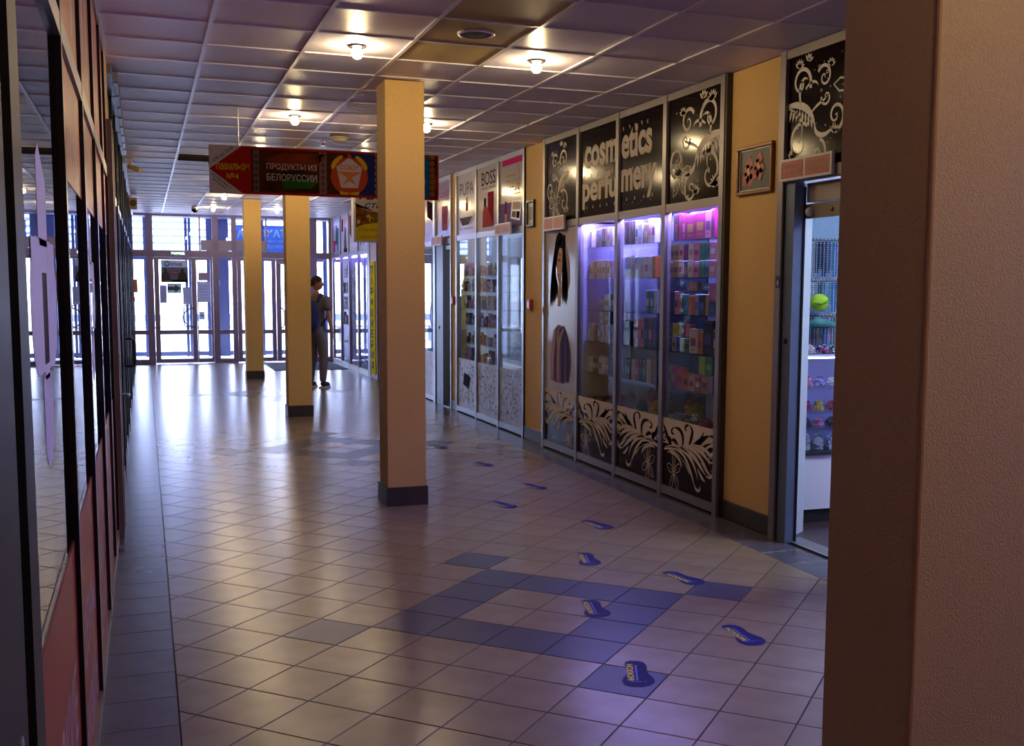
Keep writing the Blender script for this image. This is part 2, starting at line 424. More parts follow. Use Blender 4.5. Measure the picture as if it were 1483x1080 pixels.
t = thing('dome_camera', 'small black dome camera under the ceiling near the entrance', 'camera', (.97, 22.1, ZC))
b = MB(); b.lathe((.97, 22.1, ZC), [(.06, 0), (.06, -.03), (.05, -.035)], n=16); b.build('mount', white, t)
b = MB(); b.smooth = True; b.ball((.97, 22.1, ZC-.05), .062, n=14, m=9); b.build('dome', mat('black dome', '#101014', rough=.1), t)
t = thing('bullet_camera', 'cream bullet camera on a bracket above the left shopfronts', 'camera', (-.10, 13.9, ZC))
b = MB(); b.cyl((-.10, 13.9, ZC), (-.10, 13.9, ZC-.10), .016); b.lathe((-.10, 13.9, ZC), [(.05, 0), (.05, -.015), (.02, -.02)], n=12); b.build('bracket', cdm, t)
b = MB(); b.cyl((-.11, 13.98, ZC-.10), (-.0, 13.66, ZC-.17), .03, .03, n=14); b.cyl((-.0, 13.66, ZC-.17), (.005, 13.645, ZC-.173), .023, n=14); b.build('housing', cdm, t)
t = thing('wall_speaker', 'small beige box loudspeaker high on the left wall', 'speaker', (-.19, 19.75, 2.95))
MB().box(-.195, -.06, 19.66, 19.84, 2.93, 3.12, ch=.01).build('cabinet', mat('beige box', '#9b8668', rough=.6), t)
b = MB(); b.lathe((-.125, 19.66, 3.025), [(.055, -.001), (.055, -.004), (.01, -.002)], n=14, axis='Y'); b.build('cone', mat('speaker cloth', '#4c4138', rough=.8), t)
# ------------------------------------------------------------------ end wall: glazed entrance
YE = 24.3
ew = MB()
def vbar(x0, x1, z0, z1, y0=YE-.03, y1=YE+.05): ew.box(x0, x1, y0, y1, z0, z1)
for x0, x1 in ((-.25, -.18), (.07, .21), (1.40, 1.525), (1.80, 1.90), (3.43, 3.61), (3.87, 3.96)): vbar(x0, x1, 0, ZC)
vbar(-.2, 3.9, 3.10, ZC, YE-.024, YE+.044); vbar(-.2, 3.9, 2.25, 2.39, YE-.024, YE+.044)
for x0, x1 in ((-.18, .07), (1.525, 1.80), (3.61, 3.87)):
    vbar(x0-.01, x1+.01, .62, .71, YE-.024, YE+.044); vbar(x0-.01, x1+.01, 0, .09, YE-.024, YE+.044)
vbar(1.135, 1.165, 2.385, 3.11, YE-.02, YE+.04); vbar(2.51, 2.545, 2.385, 3.11, YE-.02, YE+.04)
wall_end = ew.build('wall_end', alu_v); tag(wall_end, kind='structure')
def pane(x0, x1, z0, z1, parent=wall_end, y=YE): return MB().box(x0, x1, y, y+.012, z0, z1).build('pane', gls, parent)
for x0, x1 in ((-.18, .07), (1.525, 1.80), (3.61, 3.87)):
    pane(x0, x1, .09, .62); pane(x0, x1, .71, 2.25); pane(x0, x1, 2.39, 3.10)
for x0, x1 in ((.21, 1.135), (1.165, 1.40), (1.90, 2.51), (2.545, 3.43)): pane(x0, x1, 2.39, 3.10)
for x0, x1, in ((1.17, 1.40), (1.525, 1.80), (1.905, 2.51)):
    MB().box(x0, x1, YE-.012, YE-.002, 2.40, 2.62).build('infill_panel', mat('pale infill', '#b9b0bf', rough=.5), wall_end)
def dleaf(n, x0, x1, sl, sr, handle=None):
    b = MB(); y0, y1 = YE-.035, YE+.03
    for a, c, z0, z1 in ((x0, x0+sl, .02, 2.24), (x1-sr, x1, .02, 2.24), (x0+sl, x1-sr, 2.19, 2.24), (x0+sl, x1-sr, .62, .71), (x0+sl, x1-sr, .02, .10)):
        b.box(a, c, y0, y1, z0, z1)
    d = b.build('door_%d' % n, alu_v); tag(d, kind='structure')
    for z0, z1 in ((.10, .62), (.71, 2.19)): MB().box(x0+sl, x1-sr, YE, YE+.01, z0, z1).build('pane', gls, d)
    return d
d1 = dleaf(1, .215, 1.065, .10, .10); d2 = dleaf(2, 1.07, 1.395, .02, .045)
d3 = dleaf(3, 1.905, 2.715, .085, .09); d4 = dleaf(4, 2.725, 3.425, .10, .10)
hm = mat('dark steel handle', '#33323e', rough=.3, metal=.7)
b = MB(); b.tube([(1.0+.0, YE-.06, 1.18)]+[(1.0-.22*math.sin(math.pi*i/10), YE-.07, .98+.2*math.cos(math.pi*i/10)) for i in range(11)]+[(1.0, YE-.06, .78)], .013); b.build('handle', hm, d1)
b = MB(); b.tube([(2.79, YE-.04, 1.18), (2.84, YE-.08, 1.17), (2.88, YE-.08, 1.1), (2.88, YE-.08, .82), (2.84, YE-.08, .75), (2.79, YE-.04, .74)], .014); b.build('handle', hm, d4)
MB().box(2.75, 3.2, YE-.09, YE-.035, 2.12, 2.19, ch=.01).build('door_closer', alu_l, d4)
# exit signs
green = mat('exit green', '#1d6b4a', rough=.4)
def exit_sign(x, z, label, part=None):
    t = thing('exit_sign', label, 'sign', (x, YE-.035, z), 'exit signs over the doors')
    boxpart('housing', white, t, x, x+.30, YE-.06, YE-.031, z, z+.095)
    a = Art((x, YE-.06, z), *EW, step=.002); a.rect(mat('exit lit green', '#2f7a5c', emit=.15), .006, .294, .006, .089); a.up(); a.text(mat('lit white letters', '#f5f7ff', emit=1.6), 'ВЫХОД', .02, .02, w=.26, h=.055, bold=.02); a.build('lettering', t)
exit_sign(.555, 2.278, 'green exit sign reading ВЫХОД over the door with the poster')
exit_sign(2.93, 2.262, 'green exit sign reading ВЫХОД over the right entrance doors')
def cloth(name, c, k=.09):
    if name in M: return M[name]
    m = mat(name, c); N = m.node_tree.nodes; L = m.node_tree.links
    tr = N.new('ShaderNodeBsdfTranslucent'); tr.inputs[0].default_value = (*[v*k for v in lin(c)], 1); mx = N.new('ShaderNodeMixShader'); mx.inputs[0].default_value = .6
    L.new(N['Principled BSDF'].outputs[0], mx.inputs[1]); L.new(tr.outputs[0], mx.inputs[2]); L.new(mx.outputs[0], N['Material Output'].inputs[0]); return m
def quad(name, m, parent, x0, x1, y, z0, z1): return MB().add([(x0, y, z0), (x1, y, z0), (x1, y, z1), (x0, y, z1)], [(0, 1, 2, 3)]).build(name, m, parent)
sheet_w = cloth('white paper', '#d9dbe6', .22); sheet_p = cloth('pink paper', '#c9a2a2', .2); sheet_g = cloth('grey paper', '#c3c4d6', .24); sheet_f = cloth('faded print', '#a9a3bd', .24)
# door notices
t = thing('door_poster', 'shop poster with two dark figures taped to the entrance door', 'poster', (.62, YE-.04, 1.72))
quad('sheet', sheet_w, t, .355, .888, YE-.04, 1.715, 2.185)
a = Art((.355, YE-.04, 1.715), *EW, step=.0015)
a.rect(cloth('poster pale sky', '#8fa6c4', .2), 0, .533, .02, .32); a.rect(mat('poster red', '#a32222'), 0, .25, 0, .06); a.rect(mat('poster green', '#2c5a3c'), .25, .533, 0, .06); a.up()
fig = mat('poster figure', '#20222c')
for cx in (.09, .43): a.poly(fig, [(cx-.1, .06), (cx+.09, .06), (cx+.08, .17), (cx+.03, .23), (cx-.03, .23), (cx-.085, .16)]); a.disc(fig, cx, .262, .03, .036)
a.rect(mat('poster red', '#a32222'), .2, .34, .17, .25); a.up(); a.text(mat('poster text dark', '#1d2a26'), 'Сплав', .09, .35, w=.34, h=.085, bold=.02, shear=.3)
a.text(wht_t, '4 этаж', .215, .2, w=.11, h=.03); a.text(wht_t, 'СКИДКИ', .03, .015, w=.18, h=.03)
a.ring(mat('poster ring', '#1c5a4a'), .115, .395, .052, .016); a.build('print', t)
t = thing('arrow_notice', 'white sheet with a green arrow on the entrance door', 'notice', (.61, YE-.04, 1.49))
quad('sheet', sheet_w, t, .471, .757, YE-.04, 1.49, 1.70)
a = Art((.471, YE-.04, 1.49), *EW, step=.0015); a.poly(mat('arrow green', '#0f5a3a'), [(0.0, .06), (.15, .06), (.15, .01), (.28, .10), (.15, .19), (.15, .14), (0, .14)]); a.build('print', t)
for (x0, x1, z0, z1, mm, lab) in ((1.10, 1.33, 1.76, 1.93, sheet_p, 'pale pink paper notice on the narrow door leaf'), (1.09, 1.33, 1.30, 1.74, sheet_g, 'tall white paper notice on the narrow door leaf'), (1.10, 1.21, .94, 1.10, sheet_g, 'small arrow notice low on the narrow door leaf'), (.32, .46, 1.28, 1.66, sheet_f, 'faded sheet at the hinge side of the poster door'), (2.64, 2.70, 1.5, 1.6, sheet_g, 'small square sticker on the door stile beside the column'), (.78, .95, 1.25, 1.62, sheet_g, 'white paper sheet beside the arrow notice')):
    t = thing('paper_notice', lab, 'notice', ((x0+x1)/2, YE-.04, z0))
    quad('sheet', mm, t, x0, x1, YE-.04, z0, z1)
    a = Art((x0, YE-.04, z0), *EW, step=.0015); w_, h_ = x1-x0, z1-z0
    if 'arrow' in lab and 'small' in lab: a.poly(fig, [(.1*w_, .45*h_), (.55*w_, .45*h_), (.55*w_, .3*h_), (.9*w_, .5*h_), (.55*w_, .7*h_), (.55*w_, .55*h_), (.1*w_, .55*h_)])
    else:
        for i in range(5): a.rect(mat('grey print line', '#77788c'), .15*w_, .85*w_, (.2+.14*i)*h_, (.235+.14*i)*h_)
    a.build('print', t)
# vestibule: second glazed screen and what lies outside
YV = 26.6
vm = MB()
for x0, x1 in ((-.4, -.3), (.02, .10), (.92, .985), (1.0, 1.06), (1.4, 1.9), (2.55, 2.62), (2.64, 2.71), (3.5, 3.6), (4.1, 4.2)): vm.box(x0, x1, YV, YV+.06, 0, 3.2)
vm.box(-.4, 4.2, YV+.006, YV+.054, 2.24, 2.34); vm.box(-.4, 4.2, YV+.006, YV+.054, 0.02, .12)
vest_m = mat('vestibule blue grey', '#7480a8', rough=.5, var=.04)
vest = vm.build('wall_vestibule', vest_m); tag(vest, kind='structure')
b = MB()
for s in (-1, 1): b.tube([(.985+s*.03, YV-.03, 1.2), (.985+s*.10, YV-.08, 1.19), (.985+s*.12, YV-.08, 1.1), (.985+s*.12, YV-.08, .8), (.985+s*.1, YV-.08, .72), (.985+s*.03, YV-.03, .71)], .014)
b.build('handle', hm, vest)
b = MB().box(1.645, 1.655, YV-.012, YV, 1.78, 3.0).box(1.61, 1.69, YV-.03, YV, 1.66, 1.78); b.build('conduit', white, vest)
tag(MB().box(-.6, 4.6, 24.36, 26.7, 3.2, 3.3).build('ceiling_vestibule', mat('vestibule ceiling', '#7880b0', rough=.6)), kind='structure')
tag(MB().box(-.55, -.45, 24.36, 26.6, 0, 3.2).box(4.3, 4.4, 24.36, 26.6, 0, 3.2).build('wall_vestibule_side', vest_m), kind='structure')
tag(MB().box(-60, 60, 24.45, 120, -.2, -.02).build('ground_outside', mat('pale concrete', '#b8b6b2', rough=.9, var=.08, scale=1.5)), kind='structure')
# banner outside (its lettering shows mirrored through the glass)
ban_b = cloth('blue banner cloth', '#3a72d0'); ban_t = cloth('banner cream letters', '#e8e4e0')
t = thing('banner', 'blue banner with mirrored cream letters outside above the right doors', 'banner', (2.9, 26.9, 2.4))
MB().add([(2.0, 26.9, 2.40), (3.85, 26.9, 2.40), (3.85, 26.9, 3.08), (2.0, 26.9, 3.08)], [(0, 1, 2, 3)]).build('cloth', ban_b, t)
MB().cyl((1.9, 26.9, 3.09), (4.0, 26.9, 3.09), .015).cyl((1.93, 26.665, 3.09), (1.93, 26.9, 3.09), .012).cyl((3.7, 26.665, 3.09), (3.7, 26.9, 3.09), .012).build('rod', alu, t)
a = Art((2.0, 26.90, 2.40), *EW, step=.003)
a.text(ban_t, 'А', .12, .39, w=.17, h=.2, bold=.03); a.text(ban_t, 'ОХАТ', .62, .41, w=.66, h=.2, bold=.03)
a.text(ban_t, 'ВОЯ ОДЕЖДЫ ПОСП', .10, .29, w=1.2, h=.06, mirror=True, bold=.01); a.text(ban_t, 'ОНД-', .76, .14, w=.42, h=.1, mirror=True, bold=.02); a.text(ban_t, '2 этаж', .76, .04, w=.28, h=.06, mirror=True, bold=.01)
a.build('lettering', t)
# facade across the yard: horizontal siding boards
t = thing('siding_building', 'pale building with horizontal siding outside the entrance', 'building', (1, 31.5, 0))
MB().box(-6, 3.1, 31.6, 34, 2.62, 6).build('wall', mat('siding', '#9aa8d2', rough=.75), t)
MB().box(-6, -5.7, 31.5, 31.9, 0, 2.62).box(2.8, 3.1, 31.5, 31.9, 0, 2.62).build('post', mat('siding', '#9aa8d2', rough=.75), t)
for i in range(9):
    z = 2.64+.19*i; MB().add([(-6, 31.5, z), (3.1, 31.5, z), (3.1, 31.5, z+.115), (-6, 31.5, z+.115), (3.1, 31.6, z+.15), (-6, 31.6, z+.15)], [(0, 1, 2, 3), (3, 2, 4, 5)]).build('siding_board', mat('siding', '#9aa8d2', rough=.75), t)
t = thing('bench', 'low grey bench outside behind the entrance doors', 'bench', (.7, 33, 0))
bm_ = mat('bench wood', '#7d86a8', rough=.8)
boxpart('seat', bm_, t, -.8, 2.4, 32.8, 33.2, .42, .47); boxpart('backrest', bm_, t, -.8, 2.4, 33.2, 33.25, .62, .82)
for x in (-.6, 2.2): boxpart('leg', bm_, t, x, x+.08, 32.85, 33.25, 0, .42)
# door mat
t = thing('door_mat', 'dark blue ribbed door mat inside the entrance', 'mat', (3.05, 22.8, 0))
boxpart('pile', mat('mat pile', '#20243a', rough=.95, var=.2, scale=200, bump=.4, bscale=300), t, 2.40, 3.78, 21.7, 23.9, .001, .012)
MB().box(2.37, 2.40, 21.67, 23.93, .001, .010).box(3.78, 3.81, 21.67, 23.93, .001, .010).box(2.37, 3.81, 21.67, 21.7, .001, .010).box(2.37, 3.81, 23.9, 23.93, .001, .010).build('edging', blk, t)
# ------------------------------------------------------------------ left shopfronts (X = -0.23 glass, -0.193 frame face)
XG, XF = -.211, -.194
red_warm = mat('orange red film', '#b8401c', rough=.4, var=.12, scale=1.5); red_l = mat('deep red film', '#8e2320', rough=.4, var=.08, scale=1.5)  # upper red turned more orange to hold the warm light falling on it
frost = mat('frosted white film', '#dcd9ea', rough=.55); pale_l = mat('pale film letters', '#b89a98', rough=.5)
frost2 = frost
t = thing('shopfront', 'red and glass shopfront with dark frames facing the cosmetics shop', 'shopfront', (-.22, 1.6, 0))
mul_m = mat('dark mauve frame', '#1d131f', rough=.3, metal=.35); slate = mat('slate grey post', '#0e1118', rough=.5, metal=.0)
boxpart('post', slate, t, -.26, -.19, .9, 1.817, 0, ZC); boxpart('groove', blk, t, -.26, -.205, 1.817, 1.943, 0, ZC); boxpart('post', slate, t, -.26, -.19, 1.943, 2.086, 0, ZC)
b = MB(); b.lathe((-.19, 1.70, .98), [(.013, 0), (.013, .004), (.006, .006)], n=12, axis='X'); b.build('keyhole', alu_l, t)
MC = [3.36, 4.49, 5.62, 6.75]
for y in MC: boxpart('mullion', mul_m, t, -.26, XF, y-.025, y+.025, .0, ZC)
boxpart('mullion', mul_m, t, -.26, XF, 7.46, 7.52, 0, ZC)
edges = [2.086]+[v for y in MC for v in (y-.025, y+.025)]+[7.46]
bays = [(edges[2*i], edges[2*i+1]) for i in range(5)]
for i, (a0, a1) in enumerate(bays):
    boxpart('transom', alu, t, -.25, -.195, a0, a1, 2.335, 2.40); boxpart('bottom_rail', alu, t, -.25, -.195, a0, a1, .0, .065); boxpart('top_rail', alu, t, -.25, -.195, a0, a1, 3.105, ZC)
    boxpart('upper_panel', red_warm, t, XG-.006, XG+.003, a0, a1, 2.40, 3.105)
    zt = 2.335
    if i > 0: boxpart('middle_panel', red_warm, t, XG-.006, XG+.003, a0, a1, 1.97, 2.335); zt = 1.97
    boxpart('glass_pane', gls_l, t, XG-.004, XG, a0, a1, .92, zt)
    boxpart('lower_panel', red_l, t, XG-.006, XG+.003, a0, a1, .065, .92)
    a = Art((XG+.003, a0, 0), *LW)
    w_ = a1-a0
    a.text(pale_l, ('НИЗКИЕ', 'ЦЕНЫ', 'НИЗКИЕ', 'ЦЕНЫ', 'НИЗКИЕ')[i], .16*w_, .40, w=.74*w_, h=.21, bold=.01); a.text(pale_l, ('ЦЕНЫ', 'НИЗКИЕ', 'ЦЕНЫ', 'НИЗКИЕ', 'ЦЕНЫ')[i], .16*w_, .11, w=.74*w_, h=.2, bold=.01)
    for k, (u, z0) in enumerate(((.22, 2.72), (.42, 2.60), (.72, 2.50))):
        a.ribbon(pale_l, [(u*w_, 3.1), (u*w_, z0+.1), (u*w_, z0+.03), (u*w_, z0)], [.12*w_, .12*w_, .09*w_, .02*w_])
    if i > 0:
        for k in range(5): a.ribbon(pale_l, [((.2+.12*k)*w_, 2.20-.02*k), ((.2+.12*k)*w_, 2.08-.02*k)], [.03*w_, .03*w_]); a.ribbon(pale_l, [((.2+.13*k)*w_, 2.28), ((.2+.13*k)*w_, 2.23)], [.03*w_, .03*w_])
    a.build('print', t)
    if i in (0, 2):   # frosted figure on the pane
        a = Art((XG, a0, 0), *LW)
        c = .62 if i == 0 else .5*w_
        a.poly(frost, [(c-.115, 1.74), (c+.115, 1.74), (c+.115, 1.89), (c-.05, 1.965), (c-.115, 1.93)])
        a.rect(frost, c-.115, c+.115, 1.28, 1.45); a.poly(frost, [(c-.115, 1.28), (c+.115, 1.28), (c-.03, 1.235)])
        for s in (-1, 1):
            a.poly(frost, [(c+s*.06, 1.46), (c+s*.22, 1.46), (c+s*.30, 1.50), (c+s*.33, 1.56), (c+s*.33, 1.66), (c+s*.28, 1.73), (c+s*.2, 1.755), (c+s*.06, 1.755)][::s])
        a.rect(frost2, c-.06, c+.06, 1.68, 1.755); a.rect(frost2, c-.06, c+.06, 1.44, 1.475)
        a.up(); a.rect(frost2, c-.3, c-.1, 1.70, 1.752); a.rect(frost2, c+.1, c+.29, 1.70, 1.752)
        a.build('frosted_decal', t)
# pilaster door frame with lever handle and next shopfronts
beige_f = mat('beige door frame', '#6f5a4e', rough=.4, metal=.2)
def shopfront_left(label, y0, y1, n, um, lm, posts):
    t = thing('shopfront', label, 'shopfront', (-.22, y0, 0))
    w_ = (y1-y0)/n
    for i in range(n+1):
        y = min(max(y0+w_*i, y0+.025), y1-.025); boxpart('mullion', posts, t, -.26, XF+.004*(i % 3), y-.025, y+.025, 0, ZC)
    for i in range(n):
        a0, a1 = y0+w_*i+(.05 if i == 0 else .025), y0+w_*(i+1)-(.05 if i == n-1 else .025)
        boxpart('transom', alu_l, t, -.25, XF-.004, a0, a1, 2.33, 2.39); boxpart('bottom_rail', alu_l, t, -.25, XF-.004, a0, a1, 0, .06); boxpart('top_rail', alu_l, t, -.25, XF+.03, a0, a1, 3.10, ZC)
        boxpart('upper_panel', um, t, XG-.006, XG, a0, a1, 2.39, 3.10); boxpart('glass_pane', gls_l, t, XG-.004, XG, a0, a1, .62, 2.33); boxpart('lower_panel', lm, t, XG-.006, XG, a0, a1, .06, .62)
    return t
dk_p = mat('dark shop film', '#3a3440', rough=.35, var=.1)
mul_b = mat('blue black frame', '#1c2430', rough=.3, metal=.35)
s2 = shopfront_left('dark framed shopfront with a lever handle beside the red shopfront', 8.12, 13.32, 5, dk_p, dk_p, mul_b)
s3 = shopfront_left('dark framed shopfront below the cream bullet camera', 13.95, 19.5, 5, dk_p, dk_p, mul_b)
s4 = shopfront_left('dark framed shopfront nearest the entrance glazing on the left', 20.0, 24.25, 4, dk_p, dk_p, mul_b)
dfr = thing('door_frame', 'beige door frame with a lever handle on the left wall', 'door frame', (-.2, 7.56, 0))
boxpart('post', beige_f, dfr, -.195, -.163, 7.56, 7.68, 0, ZC-.45); boxpart('post', beige_f, dfr, -.195, -.163, 7.96, 8.08, 0, ZC-.45); boxpart('leaf', mat('beige door leaf', '#5d4d48', rough=.4), dfr, -.195, -.18, 7.68, 7.96, 0.01, ZC-.5)
b = MB(); b.tube([(-.163, 8.0, .90), (-.12, 8.0, .90), (-.115, 7.99, .90), (-.115, 7.93, .90)], .009); b.build('lever_handle', alu_l, dfr)
b = MB(); b.tube([(-.20, 11.8, 1.11), (-.125, 11.8, 1.11), (-.11, 11.8, 1.095), (-.11, 11.8, .85), (-.125, 11.8, .83), (-.20, 11.8, .83)], .014); b.build('pull_handle', hm, s2)
rail = thing('curtain_rail', 'silver shutter rail along the ceiling over the dark shopfronts', 'rail', (-.17, 8.3, ZC-.05))
MB().box(-.158, -.135, 8.3, 13.2, ZC-.075, ZC-.03).build('rail', alu_l, rail)
for i in range(9): boxpart('clip', alu_l, rail, -.158, -.128, 8.4+.58*i, 8.46+.58*i, ZC-.085, ZC-.004)
t = thing('wall_notice', 'pink paper notice on the left shopfront near the entrance', 'notice', (-.19, 21.4, 1.5))
boxpart('board', mat('pink card', '#c79288', rough=.6), t, -.19, -.10, 21.40, 21.42, 1.52, 1.76); boxpart('bracket', alu_l, t, -.20, -.185, 21.40, 21.42, 1.50, 1.78)
t = thing('fire_call_point', 'small red call point box under the pink notice', 'call point', (-.19, 20.9, 1.35))
boxpart('case', red_s, t, -.195, -.15, 20.86, 20.95, 1.36, 1.45); boxpart('window', white, t, -.150, -.147, 20.88, 20.93, 1.38, 1.43)
# ------------------------------------------------------------------ ornament print
def spiral(a, m, u, v, r, ang, turns, w0, w1, flip=1, n=26):
    pts = []; ws = []
    for i in range(n+1):
        t = i/n; rr = r*(1-t)**1.1+.06*r; th = ang+flip*turns*2*math.pi*t
        pts.append((u+rr*math.cos(th), v+rr*math.sin(th))); ws.append(w0+(w1-w0)*t)
    a.ribbon(m, pts, ws); a.disc(m, pts[-1][0], pts[-1][1], w1*.9, n=8)
def bez(p0, p1, p2, p3, n=14):
    o = []
    for i in range(n+1):
        t = i/n; k = 1-t
        o.append(tuple(k**3*p0[d]+3*k*k*t*p1[d]+3*k*t*t*p2[d]+t**3*p3[d] for d in (0, 1)))
    return o
def stroke(a, m, p0, p1, p2, p3, w0, w1, n=14):
    a.ribbon(m, bez(p0, p1, p2, p3, n), [w0*math.sin(math.pi*(.08+.86*i/n))+w1*i/n*0+.12*w0 for i in range(n+1)])
def leaf(a, m, u, v, l, ang, w):
    c, s = math.cos(ang), math.sin(ang)
    pr = [(0, 0), (.3, .5), (.6, .45), (1, 0), (.6, -.45), (.3, -.5)]
    a.poly(m, [(u+l*x*c-w*y*s, v+l*x*s+w*y*c) for x, y in pr])
def scroll(a, m, w, h, flip=False, seed=1):
    """tall floral scroll along one edge of an upper panel; w, h panel size"""
    R = random.Random(seed); B = Art.__new__(Art); B.__dict__.update(a.__dict__)
    fx = (lambda u: w-u) if flip else (lambda u: u); sg = -1 if flip else 1
    def S(p): return (fx(p[0]*w), p[1]*h)
    def st(p0, p1, p2, p3, ww): a.ribbon(m, [S(q) for q in bez(p0, p1, p2, p3)], [ww*(.25+.75*math.sin(math.pi*min(1, (i+2)/15))) for i in range(15)])
    def sp(u, v, r, ang, turns, w0, fl=1):
        x, y = S((u, v)); spiral(a, m, x, y, r*w, ang if not flip else math.pi-ang, turns, w0*w, .3*w0*w, fl*sg)
    # main stem from the edge, arching down
    st((0.0, .60), (.30, .62), (.45, .48), (.48, .36), .075*w); st((.48, .36), (.50, .25), (.72, .24), (.80, .36), .05*w)
    st((0.0, .58), (.22, .52), (.30, .40), (.24, .30), .03*w)
    st((.22, .60), (.16, .76), (.26, .86), (.34, .80), .04*w)
    sp(.22, .78, .17, -.4, 1.3, .045); sp(.62, .78, .12, 2.6, 1.4, .035, -1); sp(.82, .42, .14, -1.4, 1.4, .04); sp(.22, .24, .20, .9, 1.2, .04); sp(.55, .12, .13, 1.4, 1.4, .035, -1); sp(.66, .60, .08, 3.0, 1.3, .03)
    st((.30, .72), (.42, .80), (.50, .76), (.52, .72), .03*w); st((.42, .50), (.55, .58), (.62, .56), (.70, .62), .03*w)
    for k in range(8):   # feathered leaves under the arch
        x, y = S((.06+.05*k, .565-.006*k*k*.35)); leaf(a, m, x, y, .13*w, -math.pi/2-.25*sg+.06*k*sg, .035*w)
    for (cu, cv, n, l) in ((.18, .92, 6, .10), (.10, .10, 7, .12), (.80, .27, 5, .10), (.72, .86, 5, .08), (.45, .06, 5, .09), (.34, .96, 4, .09)):
        x, y = S((cu, cv))
        for k in range(n): leaf(a, m, x, y, l*w, math.pi*.1+k*math.pi*.8/n+(.3 if flip else 0), .035*w)
    for k in range(26):
        x, y = S((.15+.75*R.random(), .05+.9*R.random())); r = w*R.choice((.006, .009, .012))
        if R.random() < .4: a.ring(m, x, y, r*1.4, r*.6, n=8)
        else: a.disc(m, x, y, r, n=8)
def flower(a, m, u, v, r, n=6, rot=.3, lw=.006, ry=1.0):
    for k in range(n):
        th = rot+2*math.pi*k/n; c, s = math.cos(th), math.sin(th); pts = []
        for x, y in ((.06, 0), (.35, .16), (.7, .17), (1.0, 0), (.7, -.17), (.35, -.16), (.06, 0)): pts.append((u+r*(x*c-y*s), v+r*ry*(x*s+y*c)))
        a.ribbon(m, pts, [lw]*7); a.ribbon(m, [(u+r*.1*c, v+r*ry*.1*s), (u+r*.6*c, v+r*ry*.6*s)], [lw*.8, lw*.3])
    a.disc(m, u, v, r*.1, n=8)
def plume(a, w, h, flip, split, fl_n):
    """lower panel: cream top, brown below, plumes of each into the other"""
    fx = (lambda u: w-u) if flip else (lambda u: u); sg = -1 if flip else 1
    a.rect(cream, 0, w, split, h); a.up()
    def P(p): return (fx(p[0]*w), p[1]*h)
    def st(m, p0, p1, p2, p3, ww, n=16):
        a.ribbon(m, [P(q) for q in bez(p0, p1, p2, p3, n)], [ww*w*max(.06, math.sin(math.pi*(.06+.94*i/n))**.8) for i in range(n+1)])
    # brown plumes rising into the cream
    for p in (((.55, .58), (.34, .66), (.30, .80), (.10, .90), .07), ((.10, .89), (.0, .92), (.0, .84), (.05, .80), .03), ((.62, .60), (.55, .78), (.62, .92), (.78, .88), .045), ((.78, .88), (.86, .84), (.82, .76), (.76, .80), .03),
              ((.50, .60), (.44, .80), (.36, .92), (.48, .97), .045), ((.48, .97), (.56, .97), (.58, .88), (.52, .88), .03), ((.80, .60), (.93, .70), (.94, .82), (1.0, .90), .05), ((.22, .62), (.10, .68), (.06, .74), (.0, .72), .05),
              ((.9, .60), (.8, .66), (.84, .74), (.92, .72), .035), ((.46, .62), (.30, .70), (.24, .84), (.20, .94), .035), ((.68, .60), (.72, .70), (.78, .72), (.84, .68), .04), ((.36, .62), (.26, .66), (.18, .76), (.06, .80), .03)):
        st(brown, *p)
    a.up()
    # cream plumes sweeping down from the crest, with dark gaps between
    for p in (((.97, .53), (.66, .68), (.46, .44), (.36, .14), .055), ((.90, .50), (.64, .62), (.52, .42), (.46, .28), .035), ((.95, .56), (.60, .72), (.36, .52), (.30, .24), .04), ((.36, .16), (.33, .05), (.22, .09), (.26, .17), .03),
              ((.66, .62), (.36, .62), (.30, .46), (.15, .34), .045), ((.60, .66), (.30, .66), (.22, .52), (.12, .42), .035), ((.15, .34), (.05, .29), (.0, .40), (.06, .44), .028), ((.52, .68), (.28, .70), (.14, .60), (.08, .50), .04),
              ((.44, .70), (.22, .74), (.08, .66), (.04, .58), .035), ((.30, .40), (.26, .32), (.2, .26), (.16, .25), .03), ((.24, .50), (.16, .44), (.10, .36), (.05, .36), .03), ((.84, .50), (.70, .52), (.62, .42), (.60, .34), .03)):
        st(cream, *p)
    a.up()
    for cx, cv, s0 in ((.07, .60, 1), (.96, .70, -1)):
        x, y = P((cx, cv)); spiral(a, cream if s0 > 0 else brown, x, y, .06*w, 1.0, 1.2, .02*w, .008*w, s0*sg, n=16)
    x, y = P((.76, .24)); flower(a, cream, x, y, .15*w, n=fl_n, rot=.4, lw=.007, ry=1.4)
def orn_letters(a, m, txt, u0, v0, w, h):
    vs, fs = glyphs(txt, .035)
    a.text(m, txt, u0, v0, w=w, h=h, bold=.035)
    n = len(txt); R = random.Random(len(txt))
    for k in range(n):   # small curls on the letter tops and drops under them
        x = u0+w*(k+.3)/n
        spiral(a, m, x, v0+h*.97, .018, -1.2, 1.1, .009, .004, 1 if k % 2 else -1, n=12); spiral(a, m, x+w*.35/n, v0+h*.04, .015, 1.4, 1.0, .008, .004, 1 if k % 2 else -1, n=10)
        if R.random() < .7: a.disc(m, x+.015, v0-.018, .006, n=7)
